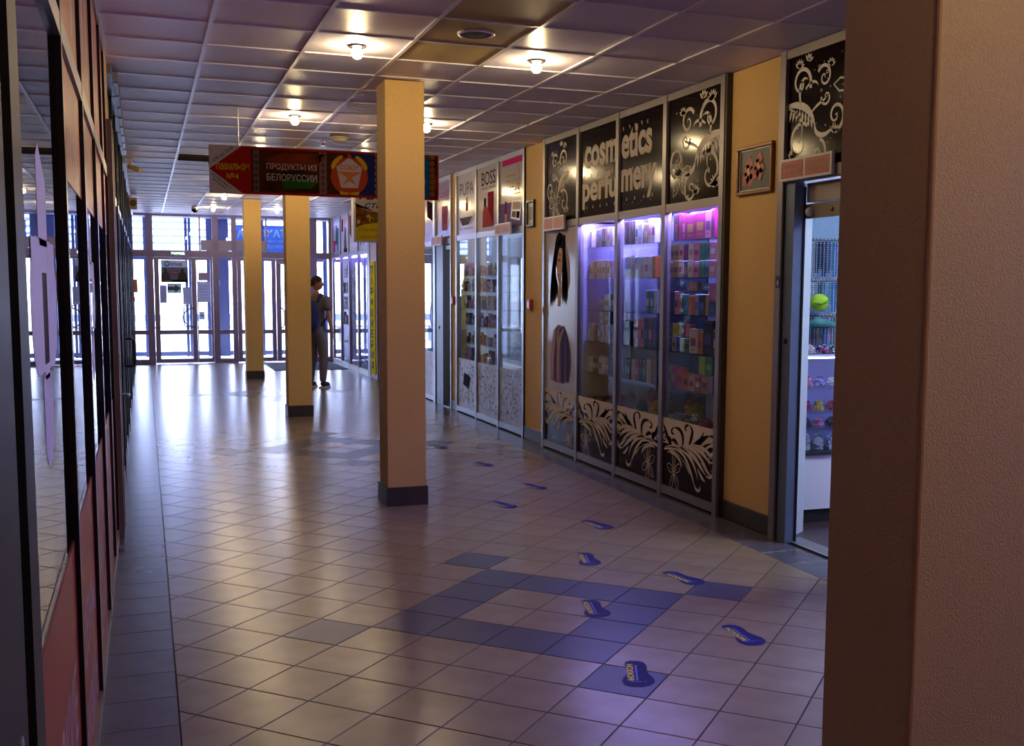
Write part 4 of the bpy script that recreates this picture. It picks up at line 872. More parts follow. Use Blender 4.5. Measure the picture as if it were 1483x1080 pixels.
for i, (a0, a1) in enumerate(BB):
    w_ = a1-a0
    boxpart('top_rail', alu_l, t, XO+.004, XO+.05, a0, a1, 3.10, ZC); boxpart('transom', alu_l, t, XO+.004, XO+.055, a0, a1, 2.26, 2.33); boxpart('bottom_rail', alu_l, t, XO+.004, XO+.055, a0, a1, .018, .085)
    up = boxpart('upper_panel', poster_film('poster gradient', '#c9c8d4', '#bdb6d4', '#8f80c0') if i else poster_film('poster gradient pale', '#b4b4c2', '#c4c2d0', '#c2c4d4'), t, XO+.02, XO+.028, a0, a1, 2.33, 3.10)
    a = Art((XO+.02, a1, 2.33), *RW)
    if i == 0:
        a.text(gtext, 'PUPA', .12*w_, .50, w=.74*w_, h=.16); a.rect(dred, .44*w_, .56*w_, .30, .40); a.rect(tanp, .46*w_, .54*w_, .40, .47); a.poly(gtext, [(.1*w_, .22), (.8*w_, .22), (.6*w_, .12), (.25*w_, .12)]); a.ribbon(tanp, [(.7*w_, .12), (.95*w_, .26)], [.02, .02]); a.text(gtext, 'Kremlev', .12*w_, .06, w=.7*w_, h=.04)
    if i == 1:
        a.text(dtext, 'BOSS', .20*w_, .55, w=.66*w_, h=.16); a.text(dtext, 'HUGO BOSS', .22*w_, .50, w=.62*w_, h=.03); a.rect(dred, .50*w_, .78*w_, .06, .46); a.up(); a.poly(mat('print bottle light', '#a8505c', rough=.25), [(.25*w_, .05), (.70*w_, .05), (.74*w_, .09), (.6*w_, .2), (.45*w_, .3), (.32*w_, .3), (.26*w_, .24)]); a.rect(dtext, .32*w_, .42*w_, .30, .40)
    if i == 2:
        a.rect(mat('print magenta', '#d03a8e', rough=.3), .1*w_, w_, .70, .765); a.text(gold_t, 'TRADE', .28*w_, .40, w=.55*w_, h=.13); a.rect(gold_t, .25*w_, .66*w_, .57, .585); a.rect(gold_t, .6*w_, .88*w_, .36, .372); a.ribbon(gold_t, [(.8*w_, .38), (.82*w_, .58), (.74*w_, .68)], [.012, .012, .03]); a.rect(pur, .0, w_, 0, .28); a.up()
        a.poly(white, [(.46*w_, .10), (.84*w_, .06), (.92*w_, .28), (.52*w_, .30)]); a.up(); a.poly(tanp, [(.50*w_, .12), (.66*w_, .10), (.70*w_, .17), (.53*w_, .18)]); a.poly(dtext, [(.69*w_, .10), (.82*w_, .085), (.84*w_, .16), (.72*w_, .17)]); a.poly(mat('print cream', '#d8c8c8'), [(.54*w_, .20), (.86*w_, .18), (.88*w_, .26), (.56*w_, .28)])
        a.rect(dred, .22*w_, .30*w_, .16, .30); a.rect(mat('print cream', '#d8c8c8'), .22*w_, .30*w_, .02, .16)
    a.build('poster_print', up)
    low = boxpart('lower_panel', collage, t, XO+.02, XO+.028, a0, a1, .085, .72)
    a = Art((XO+.02, a1, .085), *RW, step=.0006)
    cols = [dtext, gtext, dred, tanp, pur, mat('print ice', '#d3dcec'), mat('print ink', '#3a3f5e')]
    for k in range(120):
        u, v, th = R.uniform(.06, .94)*w_, R.uniform(.04, .60), R.uniform(0, 3.1); leaf(a, R.choice(cols), u, v, R.uniform(.02, .06), th, R.uniform(.008, .025))
        if k % 30 == 29: a.up()
    a.up(); a.poly(mat('print ink', '#3a3f5e'), [(.3*w_, .30), (.62*w_, .26), (.7*w_, .42), (.36*w_, .46)]) if i == 0 else None; a.up()
    a.build('collage_print', low)
    boxpart('glass_pane', gls, t, XO+.022, XO+.028, a0, a1, .72, 2.26)
    if i < 2:
        boxpart('case_deck', white, t, XO+.065, 4.30, a0-.03, a1+(.028 if i else 0), .68, .70); boxpart('case_back', gls, t, 4.30, 4.306, a0, a1, .7, 2.26)
        for z in (1.80, 1.60, 1.38, 1.165, .93): boxpart('shelf', gls_s if z != 1.165 else white, t, XO+.065, 4.29, a0-.028, a1-.005+(.033 if i else 0), z-.012, z)
pal = ['silver', 'white', 'pink', 'green', 'navy', 'plum', 'brown', 'cream', 'tan', 'black', 'teal', 'purple', 'gold', 'red']
def random_row(R, y1, y0, z, x, where, hmax, pal, kinds=('box',), d=.05, wr_=(.04, .085), fill=.85, nm=None):
    y = y1; items = []
    while True:
        w = R.choice((.045, .06, .08)) if wr_ == (.04, .085) else R.uniform(*wr_)
        if y-w < y0: break
        if R.random() > fill: items.append((None, w))
        else:
            c = R.choice(pal); items.append((c, R.choice([p for p in pal if p != c]), w, R.choice((.6, .75, .9, 1.0))*hmax, R.choice(kinds)))
        y -= w+.004
    row(items, y1, z, x, where, d=d, nm=nm)
for i, wb, pl in ((0, 'under the PUPA poster', ['silver', 'green', 'white', 'pink', 'plum', 'navy', 'black']), (1, 'under the BOSS poster', ['plum', 'tan', 'cream', 'pink', 'silver', 'navy', 'brown'])):
    for k, z in enumerate((1.80, 1.60, 1.38, 1.165, .93, .70)):
        random_row(R, (13.92, 13.26)[i], (13.29, 12.40)[i], z, XO+.10, ON[k] + ' ' + wb if k < 5 else 'on the case floor '+wb, .17, pl, ('box', 'box', 'box', 'bottle'))
# rack inside the perfume shop, seen through the third pane
rk = thing('shop_rack', 'white shelf rack inside the perfume shop behind the third pane', 'rack', (5.2, 13.2, 0))
for z in (.5, .8, 1.1, 1.4, 1.7, 2.0, 2.3): boxpart('shelf', white, rk, 4.9, 6.7, 13.75, 14.05, z-.02, z)
for x in (4.9, 6.68): boxpart('upright', white, rk, x, x+.02, 13.75, 14.05, 0, 2.4)
boxpart('backboard', mat('pale case back', '#b5c0cc'), rk, 4.9, 6.7, 14.05, 14.07, 0, 2.4)
for k, z in enumerate((.5, .8, 1.1, 1.4, 1.7, 2.0)):
    x = 4.94
    while x < 6.0:
        c = R.choice(('red', 'orange', 'magenta', 'blue', 'white', 'gold', 'pink')); w = R.choice((.07, .10))
        put('box', c, 'white', x, 13.80, z, .05, w, R.choice((.14, .2)), 'on rack level %s inside the perfume shop' % ('one', 'two', 'three', 'four', 'five', 'six')[k], 'cosmetics_carton'); x += w+.012
def shop_lamp(x0, x1, y0, y1, label, m=shop_led):
    t = thing('panel_lamp_offscreen', label, 'lamp', ((x0+x1)/2, (y0+y1)/2, ZC)); boxpart('diffuser', m, t, x0+.02, x1-.02, y0+.02, y1-.02, ZC-.01, ZC-.004)
    MB().box(x0, x0+.02, y0, y1, ZC-.02, ZC+.03).box(x1-.02, x1, y0, y1, ZC-.02, ZC+.03).box(x0, x1, y0, y0+.02, ZC-.02, ZC+.03).box(x0, x1, y1-.02, y1, ZC-.02, ZC+.03).build('frame', white, t)
shop_lamp(4.9, 6.1, 12.2, 12.8, 'cold white panel lamp inside the perfume shop')
shop_lamp(4.9, 6.1, 16.2, 16.8, 'cold white panel lamp behind the blue grey door jamb')
shop_lamp(4.6, 5.8, 4.6, 5.2, 'cold white panel lamp inside the bead shop')
# ------------------------------------------------------------------ door unit beside the perfume shop
t = thing('shop_doorway', 'blue grey doorway with a perfume poster transom and white floor plate', 'doorway', (XO, 14.7, 0))
boxpart('jamb', alu_b, t, XO, XO+.10, 14.64, 14.98, 0, 2.26); boxpart('jamb', alu_l, t, XO-.005, XO+.06, 15.06, 15.13, 0, ZC); boxpart('jamb', alu_l, t, XO-.005, XO+.06, 14.21, 14.245, 0, ZC)
boxpart('transom', alu_l, t, XO, XO+.055, 14.24, 15.06, 2.24, 2.31); boxpart('top_rail', alu_l, t, XO, XO+.05, 14.24, 15.06, 3.10, ZC)
up = boxpart('upper_panel', poster_film('poster gradient olive', '#b7a8cc', '#a98cae', '#a8a070'), t, XO+.02, XO+.028, 14.245, 15.06, 2.31, 3.10)
a = Art((XO+.02, 15.06, 2.31), *RW); a.text(mat('print violet text', '#8a3f96'), 'CHANEL', .08, .53, w=.66, h=.12); a.rect(mat('print pink soft', '#b87aa8'), .30, .62, .12, .45); a.up(); a.rect(mat('print pink deep', '#a85f8c'), .36, .56, .2, .36); a.build('poster_print', up)
boxpart('closer', white, t, XO+.02, XO+.08, 14.3, 14.55, 2.17, 2.22); b = MB(); b.lathe((XO, 14.82, 1.09), [(.022, -.002), (.022, -.01), (.01, -.012)], n=12, axis='X'); b.build('lock', blk, t)
boxpart('inner_leaf', white, t, XO+.15, XO+.17, 14.26, 14.40, .02, 2.2); boxpart('threshold', alu_l, t, XO, XO+.2, 14.25, 14.64, .001, .012)
rk = thing('shop_rack', 'small lit shelf rack seen through the blue grey doorway', 'rack', (4.6, 15.6, 0))
boxpart('body', white, rk, 4.4, 5.6, 15.5, 15.9, 0, .75)
for z in (.9, 1.15, 1.4, 1.65, 1.9, 2.15): boxpart('shelf', white, rk, 4.4, 5.6, 15.5, 15.9, z-.02, z)
boxpart('backboard', mat('violet board', '#6a5ab8'), rk, 4.4, 5.6, 15.9, 15.92, 0, 2.4)
for k, z in enumerate((.9, 1.15, 1.4, 1.65, 1.9)):
    x = 4.43
    while x < 5.2: c = R.choice(('red', 'orange', 'magenta', 'white', 'yellow', 'purple')); put('box', c, 'white', x, 15.54, z, .05, .09, .15, 'on rack level %s behind the blue doorway' % ('one', 'two', 'three', 'four', 'five')[k], 'cosmetics_carton'); x += .105
# next shopfront, mostly behind the front column
t = thing('shopfront', 'perfume shopfront with pale lower film next to the blue grey doorway', 'shopfront', (XO, 17, 0))
QY = [15.16, 16.1, 17.05, 18.0, 18.99]
for y in QY: boxpart('mullion', alu_l, t, XO, XO+.05, y-.028, y+.028, 0, ZC)
for i in range(4):
    a0, a1 = QY[i]+.028, QY[i+1]-.028; w_ = a1-a0
    boxpart('top_rail', alu_l, t, XO+.004, XO+.05, a0, a1, 3.10, ZC); boxpart('transom', alu_l, t, XO+.004, XO+.05, a0, a1, 2.24, 2.31); boxpart('bottom_rail', alu_l, t, XO+.004, XO+.05, a0, a1, .018, .085)
    up = boxpart('upper_panel', poster_film('poster gradient mauve', '#b9aac8', '#b4a4be', '#a27f96'), t, XO+.02, XO+.028, a0, a1, 2.31, 3.10); a = Art((XO+.02, a1, 2.31), *RW); a.poly(mat('print dark brown', '#3a2228'), [(.55*w_, .36), (w_, .26), (w_, .52), (.55*w_, .6)]); a.rect(dred, .2*w_, .4*w_, .1, .4); a.build('poster_print', up)
    boxpart('glass_pane', gls, t, XO+.022, XO+.028, a0, a1, .72, 2.24); low = boxpart('lower_panel', collage, t, XO+.02, XO+.028, a0, a1, .085, .72)
    boxpart('case_back', gls, t, 4.3, 4.306, a0, a1, .6, 2.26)
    for z in (1.9, 1.6, 1.3, 1.0, .72): boxpart('shelf', gls_s, t, XO+.05, 4.29, a0+.005, a1-.005, z-.008, z)
    if i == 0:
        for k, z in enumerate((1.9, 1.6, 1.3, 1.0, .72)): random_row(R, a1-.5, a0+.02, z, XO+.10, 'on glass shelf %s next to the blue grey doorway' % ('one', 'two', 'three', 'four', 'five')[k], .2, ['plum', 'pink', 'lime', 'coral', 'purple', 'white'])
# ------------------------------------------------------------------ mauve pier with the yellow vertical sign, then the far shopfront
t = thing('pier_cladding', 'mauve clad pier between the far shopfront and the column', 'pier', (3.88, 19.4, 0))
boxpart('panel', mat('mauve panel', '#8a7288', rough=.5), t, 3.865, 3.918, 19.03, 19.80, 0, ZC-.02); boxpart('corner_profile', alu_v, t, 3.855, 3.875, 19.62, 19.80, 0, ZC-.02)
t = thing('vertical_sign', 'yellow vertical sign with blue letters on the mauve pier', 'sign', (3.86, 19.35, .1))
yel = mat('sign yellow', '#d0c41c', rough=.4); boxpart('board', yel, t, 3.848, 3.862, 19.12, 19.52, .08, 2.10)
a = Art((3.848, 19.52, .08), *RW, step=.001); blu = mat('sign blue', '#24308a')
for k, ch in enumerate('ПАРФЮМЕРИЯ'): a.text(blu, ch, .06, 1.80-.19*k, w=.2, h=.14, bold=.02)
a.build('lettering', t)
t = thing('shopfront', 'violet lit glass shopfront with fashion posters beside the entrance', 'shopfront', (XU, 21.8, 0))
QY = [23.80, 22.82, 21.85, 20.86, 19.86]
for y in QY: boxpart('mullion', alu_v, t, XU, XU+.06, y-.03, y+.03, 0, ZC)
led_f = mat('violet case lamp', (.42, .36, 1.0), emit=14)
FW = ['at the entrance end of the fashion poster case', 'in the second bay of the fashion poster case', 'in the third bay of the fashion poster case', 'by the yellow sign in the fashion poster case']
for i in range(4):
    a0, a1 = QY[i+1]+.03, QY[i]-.03; w_ = a1-a0
    boxpart('top_rail', alu_l, t, XU+.004, XU+.05, a0, a1, 3.10, ZC); boxpart('transom', alu_l, t, XU+.004, XU+.05, a0, a1, 2.26, 2.33); boxpart('bottom_rail', white, t, XU-.004, XU+.055, a0, a1, .0, .10)
    up = boxpart('upper_panel', mat('pale poster', '#c3bfd4', rough=.3), t, XU+.02, XU+.028, a0, a1, 2.33, 3.10)
    a = Art((XU+.02, a1, 2.33), *RW)
    if i == 0: a.poly(tanp, [(.3*w_, .2), (.55*w_, .2), (.6*w_, .5), (.5*w_, .62), (.38*w_, .6)]); a.rect(mat('print sky', '#4aa0c8'), .55*w_, .75*w_, .06, .55); a.rect(mat('print magenta', '#d03a8e'), .06*w_, .3*w_, .06, .3); a.rect(gold_t, .46*w_, .54*w_, .06, .45)
    if i == 1: a.poly(gtext, [(.35*w_, .05), (.75*w_, .05), (.65*w_, .5), (.5*w_, .55)]); a.rect(dred, .1*w_, .3*w_, .45, .7); a.disc(red_f, .55*w_, .62, .05, .1); a.poly(mat('print ink', '#3a3f5e'), [(.35*w_, .02), (.8*w_, .02), (.8*w_, .1), (.35*w_, .08)])
    if i == 2: a.rect(mat('print ink', '#3a3f5e'), .06*w_, .2*w_, .35, .72); a.rect(mat('print coral', '#c05a5a'), .2*w_, .5*w_, .4, .74); a.disc(mat('print leaf', '#5aa05a'), .2*w_, .35, .06)
    if i == 3: a.poly(pur, [(.2*w_, .1), (.3*w_, .1), (.3*w_, .5), (.2*w_, .5)]); a.poly(dred, [(.5*w_, .12), (.6*w_, .12), (.55*w_, .5)])
    a.build('poster_print', up)
    boxpart('glass_pane', gls, t, XU+.022, XU+.028, a0, a1, .10, 2.26)
    boxpart('case_back', mat('violet case back', '#7a6cc8', rough=.5), t, 4.20, 4.22, a0, a1, .05, 2.26); boxpart('led_strip', led_f, t, XU+.07, XU+.10, a0+.03, a1-.03, 2.235, 2.25); boxpart('case_deck', white, t, XU+.03, 4.2, a0, a1, .08, .10)
    for z in (1.85, 1.52, 1.2, .88, .5): boxpart('shelf', white, t, XU+.065, 4.19, a0-(.03 if i < 3 else -.005), a1-.005+(.035 if i else 0), z-.012, z)
    if True:
        for k, z in enumerate((1.85, 1.52, 1.2, .88)): random_row(R, a1-.05+(.38 if i else 0), a0+(.05 if i == 3 else .42), z, XU+.10, 'on shelf %s %s' % (('one', 'two', 'three', 'four')[k], FW[i]), .24, ['white', 'pale blue', 'navy', 'lavender', 'silver', 'grey'], wr_=(.09, .14), fill=.75, nm='display_box')  # boxes of unknown content, the perfume box mesh under another name
# ------------------------------------------------------------------ bead shop: doorway by the ochre wall
t = door_u = thing('shop_doorway', 'open shop doorway with white scroll panel and silver frame', 'doorway', (3.9, 5.6, 0))
boxpart('jamb', alu, t, 3.865, 3.93, 6.075, 6.14, 0, ZC); boxpart('jamb', alu_b, t, 3.885, 3.955, 5.965, 6.065, 0, 2.33); boxpart('jamb', alu, t, 3.865, 3.93, 4.95, 5.02, 0, ZC); boxpart('gasket', blk, t, 3.88, 3.95, 6.065, 6.075, 0, 2.33); boxpart('gasket', blk, t, 3.955, 3.965, 5.955, 6.06, 0, 2.30)
boxpart('transom', alu, t, 3.87, 3.93, 5.02, 6.075, 2.33, 2.40); boxpart('top_rail', alu, t, 3.87, 3.93, 5.02, 6.075, 3.10, ZC)
up = boxpart('upper_panel', brown, t, 3.892, 3.90, 5.02, 6.075, 2.40, 3.10); a = Art((3.892, 6.075, 2.40), *RW); scroll(a, wht_t, .62, .68, flip=False, seed=9); flower(a, wht_t, .68, .44, .2, n=5, rot=.5, lw=.012, ry=1.1); a.build('ornament', up)
boxpart('shutter_box', alu, t, 3.96, 4.08, 5.03, 5.94, 2.20, 2.32); boxpart('door_rail', mat('warm grey rail', '#7d756e', rough=.4, metal=.4), t, 3.965, 3.99, 5.02, 5.96, 2.10, 2.19)
b = MB(); b.smooth = True; b.ball((3.955, 5.90, 2.14), .028, n=12, m=8); b.cyl((3.955, 5.9, 2.14), (3.99, 5.9, 2.14), .012); b.build('knob', white, t)
b = MB(); b.lathe((3.963, 5.68, 2.145), [(.014, 0), (.014, -.006), (.004, -.008)], n=12, axis='X'); b.build('screw_cap', mat('brass', '#9a7a2a', rough=.3, metal=.8), t)
b = MB(); b.lathe((3.885, 6.02, 1.32), [(.018, 0), (.018, -.006), (.008, -.01)], n=12, axis='X'); b.build('lock', blk, t)
for k in range(4): boxpart('threshold_bar', alu_l, t, 3.93+.035*k, 3.958+.035*k, 5.02, 6.06, .002, .010)
def prism(poly, z0, z1):
    b = MB(); k = len(poly); b.add([(*p, z) for z in (z0, z1) for p in poly], [tuple(range(k))[::-1], tuple(range(k, 2*k))]+[(i, (i+1) % k, k+(i+1) % k, k+i) for i in range(k)]); return b
wtx = mat('white rough plaster', '#bcc6d0', rough=.8, var=.05, scale=60, bump=.5, bscale=70)
tag(prism([(3.97, 6.064), (4.205, 6.235), (4.205, 6.86), (4.06, 6.86), (3.97, 6.14)], 0, 2.34).box(3.93, 4.30, 4.83, 4.945, 0, ZC).box(3.96, 4.3, 4.99, 6.2, 2.41, ZC).build('wall_doorway_return', wtx), kind='structure')
t = thing('window_unseen', 'unseen violet lit shop window behind the beige column', 'shop window', (3.9, 3, 0))  # unseen window and strip, added for the violet light on the floor
for y in (.98, 1.95, 2.9, 3.85, 4.8): boxpart('mullion', alu, t, 3.87, 3.93, y-.03, y+.03, 0, ZC)
boxpart('transom', alu, t, 3.875, 3.925, 1.01, 4.77, 2.24, 2.31); boxpart('top_rail', alu, t, 3.875, 3.925, 1.01, 4.77, 3.1, ZC); boxpart('bottom_rail', alu, t, 3.875, 3.925, 1.01, 4.77, 0, .085); boxpart('upper_panel', brown, t, 3.892, 3.9, 1.01, 4.77, 2.31, 3.1); boxpart('lower_panel', brown, t, 3.892, 3.9, 1.01, 4.77, .085, .5); boxpart('glass_pane', gls, t, 3.893, 3.899, 1.01, 4.77, .5, 2.24)
boxpart('led_strip_offscreen', led_v, t, 3.95, 3.98, 1.05, 4.7, 2.21, 2.235)
# counter and goods
t = ctr = thing('shop_counter', 'white shop counter with a glass display case inside the bead shop', 'counter', (4.9, 6.5, 0))
boxpart('plinth', blk, t, 4.32, 6.0, 6.46, 6.95, 0, .10); boxpart('front_panel', white, t, 4.31, 6.0, 6.44, 6.96, .10, .49); boxpart('ledge', mat('dark trim', '#20242e'), t, 4.31, 6.0, 6.42, 6.96, .49, .515); boxpart('case_back', mat('lilac back', '#9da0dc', rough=.5), t, 4.31, 6.0, 6.93, 6.95, .515, 1.22)
for z in (.67, .79, .965, 1.20): boxpart('shelf', gls_s if z < 1.1 else alu_b, t, 4.31, 6.0, 6.45, 6.93, z-.012, z)
boxpart('glass_front', gls, t, 4.31, 6.0, 6.428, 6.434, .515, 1.18); boxpart('led_strip', mat('cold case strip', (.72, .74, 1.0), emit=8), t, 4.33, 5.98, 6.44, 6.455, 1.172, 1.182)
boxpart('case_side', gls, t, 4.305, 4.31, 6.44, 6.93, .515, 1.18)
def scrunch(label, c, x, y, z, r, h, seed, c2=None): puff('hair_scrunchie', label, 'scrunchie', c, x, y, z, r, 34, h, seed, c2)
k = 0
for z, zn, cs in ((.515, 'counter case floor', ['white', 'white', 'pale blue', 'white', 'white']), (.67, 'lowest counter shelf', ['navy', 'pink', 'black', 'pale blue', 'magenta']), (.79, 'middle counter shelf', ['magenta', 'yellow', 'red', 'pink', 'blue']), (.965, 'upper counter shelf', ['pink', 'lavender', 'white', 'teal', 'red'])):
    for j, c in enumerate(cs):
        k += 1; scrunch('%s hair scrunchie number %s from the doorway on the %s' % (c, ('one', 'two', 'three', 'four', 'five')[j], zn), c, 4.40+.105*j, 6.53, z, .03, .06 if z > .6 else .10, 40+k, 'white' if z < .6 else None)
for j, (c, c2) in enumerate((('white', 'pink'), ('pale blue', 'magenta'), ('white', 'teal'), ('lavender', 'pink'))): scrunch('%s and %s hair bow number %s on top of the counter case' % (c, c2, ('one', 'two', 'three', 'four')[j]), c, 4.42+.11*j, 6.55, 1.20, .045, .05, 90+j, c2)
# rack with hanging beads behind the counter
t = thing('bead_rack', 'wall rack with rods for hanging beads behind the counter', 'rack', (4.9, 6.96, 1.2))
boxpart('backboard', mat('grey blue board', '#7f9fb4', rough=.6, var=.1, scale=80), t, 4.31, 6.0, 6.965, 6.985, 1.2, 2.4)
for z in (2.02, 1.72, 1.46): b = MB(); b.cyl((4.33, 6.90, z), (5.9, 6.90, z), .008, n=8); b.cyl((4.34, 6.9, z), (4.34, 6.965, z), .008, n=8); b.cyl((5.88, 6.9, z), (5.88, 6.965, z), .008, n=8); b.build('rod', alu, t)
bl = mat('bead string', '#303030')
def beads(c, x, ztop, l, label, r=.0065):
    t = thing('bead_string', label, 'bead string', (x, 6.90, ztop-l), 'bead strings hanging behind the counter')
    b = MB(); n = int(l/(r*2.1))
    for s in (-1, 1):
        for q in range(n): b.ball((x+s*.008, 6.888-.004*s, ztop-.02-q*r*2.1), r, n=6, m=4)
    b.build('beads', mat('bead '+c, CN[c], rough=.2), t)
    MB().tube([(x-.008, 6.888, ztop-.01), (x, 6.90, ztop+.012), (x+.008, 6.888, ztop-.01)], .003, n=5).build('loop', bl, t)
hid = 0
for z, cs, l in ((2.02, ['silver', 'navy', 'black', 'navy', 'purple', 'teal', 'blue', 'silver'], .27), (1.72, ['white', 'silver', 'black', 'teal', 'pale blue', 'teal', 'blue', 'teal'], .22), (1.46, ['plum', 'brown', 'gold', 'brown', 'blue', 'pink', 'navy', 'gold'], .23)):
    for j, c in enumerate(cs): beads(c, 4.66+.032*j, z, l*(1-.1*(j % 3)), '%s bead string number %s on the %s rod behind the counter' % (c, ('one', 'two', 'three', 'four', 'five', 'six', 'seven', 'eight')[j], {2.02: 'top', 1.72: 'middle', 1.46: 'lowest'}[z]))
t = thing('headscarf', 'bright lime folded hat hanging behind the counter', 'hat', (4.55, 6.86, 1.5))
b = MB(); b.smooth = True; b.ball((4.69, 6.83, 1.56), .075, .04, .062, n=16, m=10); b.build('crown', mat('lime cloth', '#9fd01c', rough=.6, var=.2, scale=12, stretch=(1, 1, 4)), t)
b = MB(); b.tube([(4.63, 6.80, 1.555), (4.67, 6.785, 1.545), (4.72, 6.79, 1.56), (4.75, 6.81, 1.575)], [.006, .009, .009, .005], n=6); b.build('fold', mat('dark lime', '#5c8a10', rough=.7), t)
t = thing('headscarf', 'teal folded scarf laid under the lime hat', 'scarf', (4.55, 6.85, 1.40))
b = MB(); b.smooth = True; b.tube([(4.61, 6.85, 1.395), (4.67, 6.83, 1.41), (4.75, 6.83, 1.40), (4.86, 6.85, 1.39)], [.02, .04, .035, .015], n=10); b.build('cloth', mat('teal cloth', '#3a7f7a', rough=.6, var=.25, scale=10), t)
b = MB(); b.smooth = True; b.tube([(4.62, 6.81, 1.375), (4.70, 6.79, 1.385), (4.80, 6.80, 1.375)], [.008, .014, .006], n=8); b.build('fringe', mat('dark teal', '#1e4644', rough=.7), t)
# ------------------------------------------------------------------ hanging arrow sign
def print_mat(name, c0, c1, c2, scale):
    m = mat(name, c0, rough=.35); N = m.node_tree.nodes; L = m.node_tree.links; tc = N.new('ShaderNodeTexCoord'); nz = N.new('ShaderNodeTexNoise'); nz.inputs['Scale'].default_value = scale; nz.inputs['Detail'].default_value = 2
    rp = N.new('ShaderNodeValToRGB'); e = rp.color_ramp.elements; e[0].position = .35; e[0].color = (*lin(c0), 1); e[1].position = .62; e[1].color = (*lin(c1), 1); k = e.new(.72); k.color = (*lin(c2), 1)
    L.new(tc.outputs['Object'], nz.inputs['Vector']); L.new(nz.outputs['Fac'], rp.inputs[0]); L.new(rp.outputs[0], N['Principled BSDF'].inputs['Base Color']); return m
YS = 9.75
t = thing('arrow_sign', 'long red arrow sign hanging from the ceiling behind the column', 'sign', (1.55, YS, 2.44))
srd = mat('sign board red', '#9c1f16', rough=.35); boxpart('board', srd, t, .555, 2.56, YS, YS+.04, 2.445, 2.847)
for x in (.8, 2.3): MB().cyl((x, YS+.02, 2.847), (x, YS+.02, ZC), .004, n=6).build('hanger', alu_l, t)
a = Art((.555, YS, 2.445), *EW, step=.0008); hS = .402; sw_ = mat('sign pale white', '#c4b8b8', rough=.4); sg_ = mat('sign green text', '#1f5a3c', rough=.4); sy_ = mat('sign yellow text', '#d2a520', rough=.4)
a.poly(sw_, [(0, hS*.5), (.27, hS), (0, hS)]); a.poly(sw_, [(0, 0), (.27, 0), (0, hS*.5)])
dkp = print_mat('sign dark print', '#2a1c14', '#5a2c1c', '#7a3a26', 3.2); a.rect(dkp, .345, 1.99, .02, hS-.02); a.up()
a.poly(print_mat('sign ember print', '#4a1f12', '#8a3a1c', '#6a2a18', 4), [(.45, .30), (.62, .36), (.98, .36), (.90, .24), (.60, .20)]); a.poly(mat('sign green print', '#2f5a20', rough=.4), [(.62, .05), (.85, .06), (.92, .12), (.75, .15), (.6, .12)])
gry = mat('sign grey band', '#6d615c', rough=.4); a.rect(gry, .365, .41, .02, hS-.02); a.rect(gry, .925, .99, .02, hS-.02)
a.rect(mat('sign deep blue', '#252a5e', rough=.4), 1.20, 1.46, .02, hS-.02); a.rect(mat('sign ocean blue', '#1f5f8e', rough=.4), 1.50, 1.92, .02, hS-.02); a.up()
mrs = mat('sign maroon pattern', '#7a3430', rough=.4); org = mat('sign gold pattern', '#a8742a', rough=.4)
for v in [.05+.055*i for i in range(7)]:
    for c in (.387, .957): a.poly(mrs if c > .5 else mat('sign grey dark', '#4c423e'), [(c-.022, v), (c, v-.024), (c+.022, v), (c, v+.024)]); 
    for c in (1.44, 1.945): a.ring(org, c, v, .02, .008, n=8); a.disc(org, c, v, .008, n=6)
a.text(sy_, 'павильон', .055, .195, w=.27, h=.055, bold=.012); a.text(sy_, '№4', .14, .12, w=.10, h=.05, bold=.012)
a.text(sg_, 'с 10:00 до 20:00', .005, .225, w=.25, h=.032, rot=math.atan2(hS*.5, .27), bold=.01); a.text(sg_, 'БЕЗ ПЕРЕРЫВА И', .012, .150, w=.20, h=.022, rot=-math.atan2(hS*.5, .27), bold=.01); a.text(sg_, 'ВЫХОДНЫХ', .022, .105, w=.13, h=.022, rot=-math.atan2(hS*.5, .27), bold=.01)
st_ = mat('sign silver text', '#b4aaa6', rough=.4); a.text(st_, 'ПРОДУКТЫ ИЗ', .475, .205, w=.43, h=.062, bold=.012); a.text(st_, 'БЕЛОРУССИИ', .475, .118, w=.43, h=.062, bold=.012)
# emblem
ec, ev = 1.19, .20
a.disc(mat('emblem red', '#b04424', rough=.4), ec, ev-.02, .165, .165, n=28); a.up()
for s in (-1, 1):
    a.ribbon(sy_, [(ec+s*(.155*math.cos(th)), ev+.0+.165*math.sin(th)) for th in [.25+.95*i/8 for i in range(9)]], [.018, .034, .04, .04, .04, .038, .034, .03, .016])
    a.poly(sy_, [(ec, ev-.165), (ec+s*.09, ev-.15), (ec+s*.08, ev-.18), (ec+s*.02, ev-.18)])
a.up(); a.poly(sw_, [(ec-.115, ev+.06), (ec, ev+.145), (ec+.115, ev+.06), (ec+.075, ev-.12), (ec-.075, ev-.12)]); a.disc(mat('emblem red', '#b04424'), ec, ev+.155, .02); a.up()
orr = mat('emblem orange', '#cc7a3c', rough=.4); a.text(orr, 'СОЮЗ', ec-.085, ev+.035, w=.17, h=.045, bold=.03)
a.poly(orr, [(ec-.11, ev+.02), (ec+.11, ev+.02), (ec+.02, ev-.03), (ec+.06, ev-.10), (ec, ev-.06), (ec-.06, ev-.10), (ec-.02, ev-.03)]); a.text(st_, 'ИЗ', 1.78, .205, w=.08, h=.06, bold=.01); a.text(st_, 'ССИИ', 1.72, .118, w=.16, h=.06, bold=.01)
a.build('print', t)
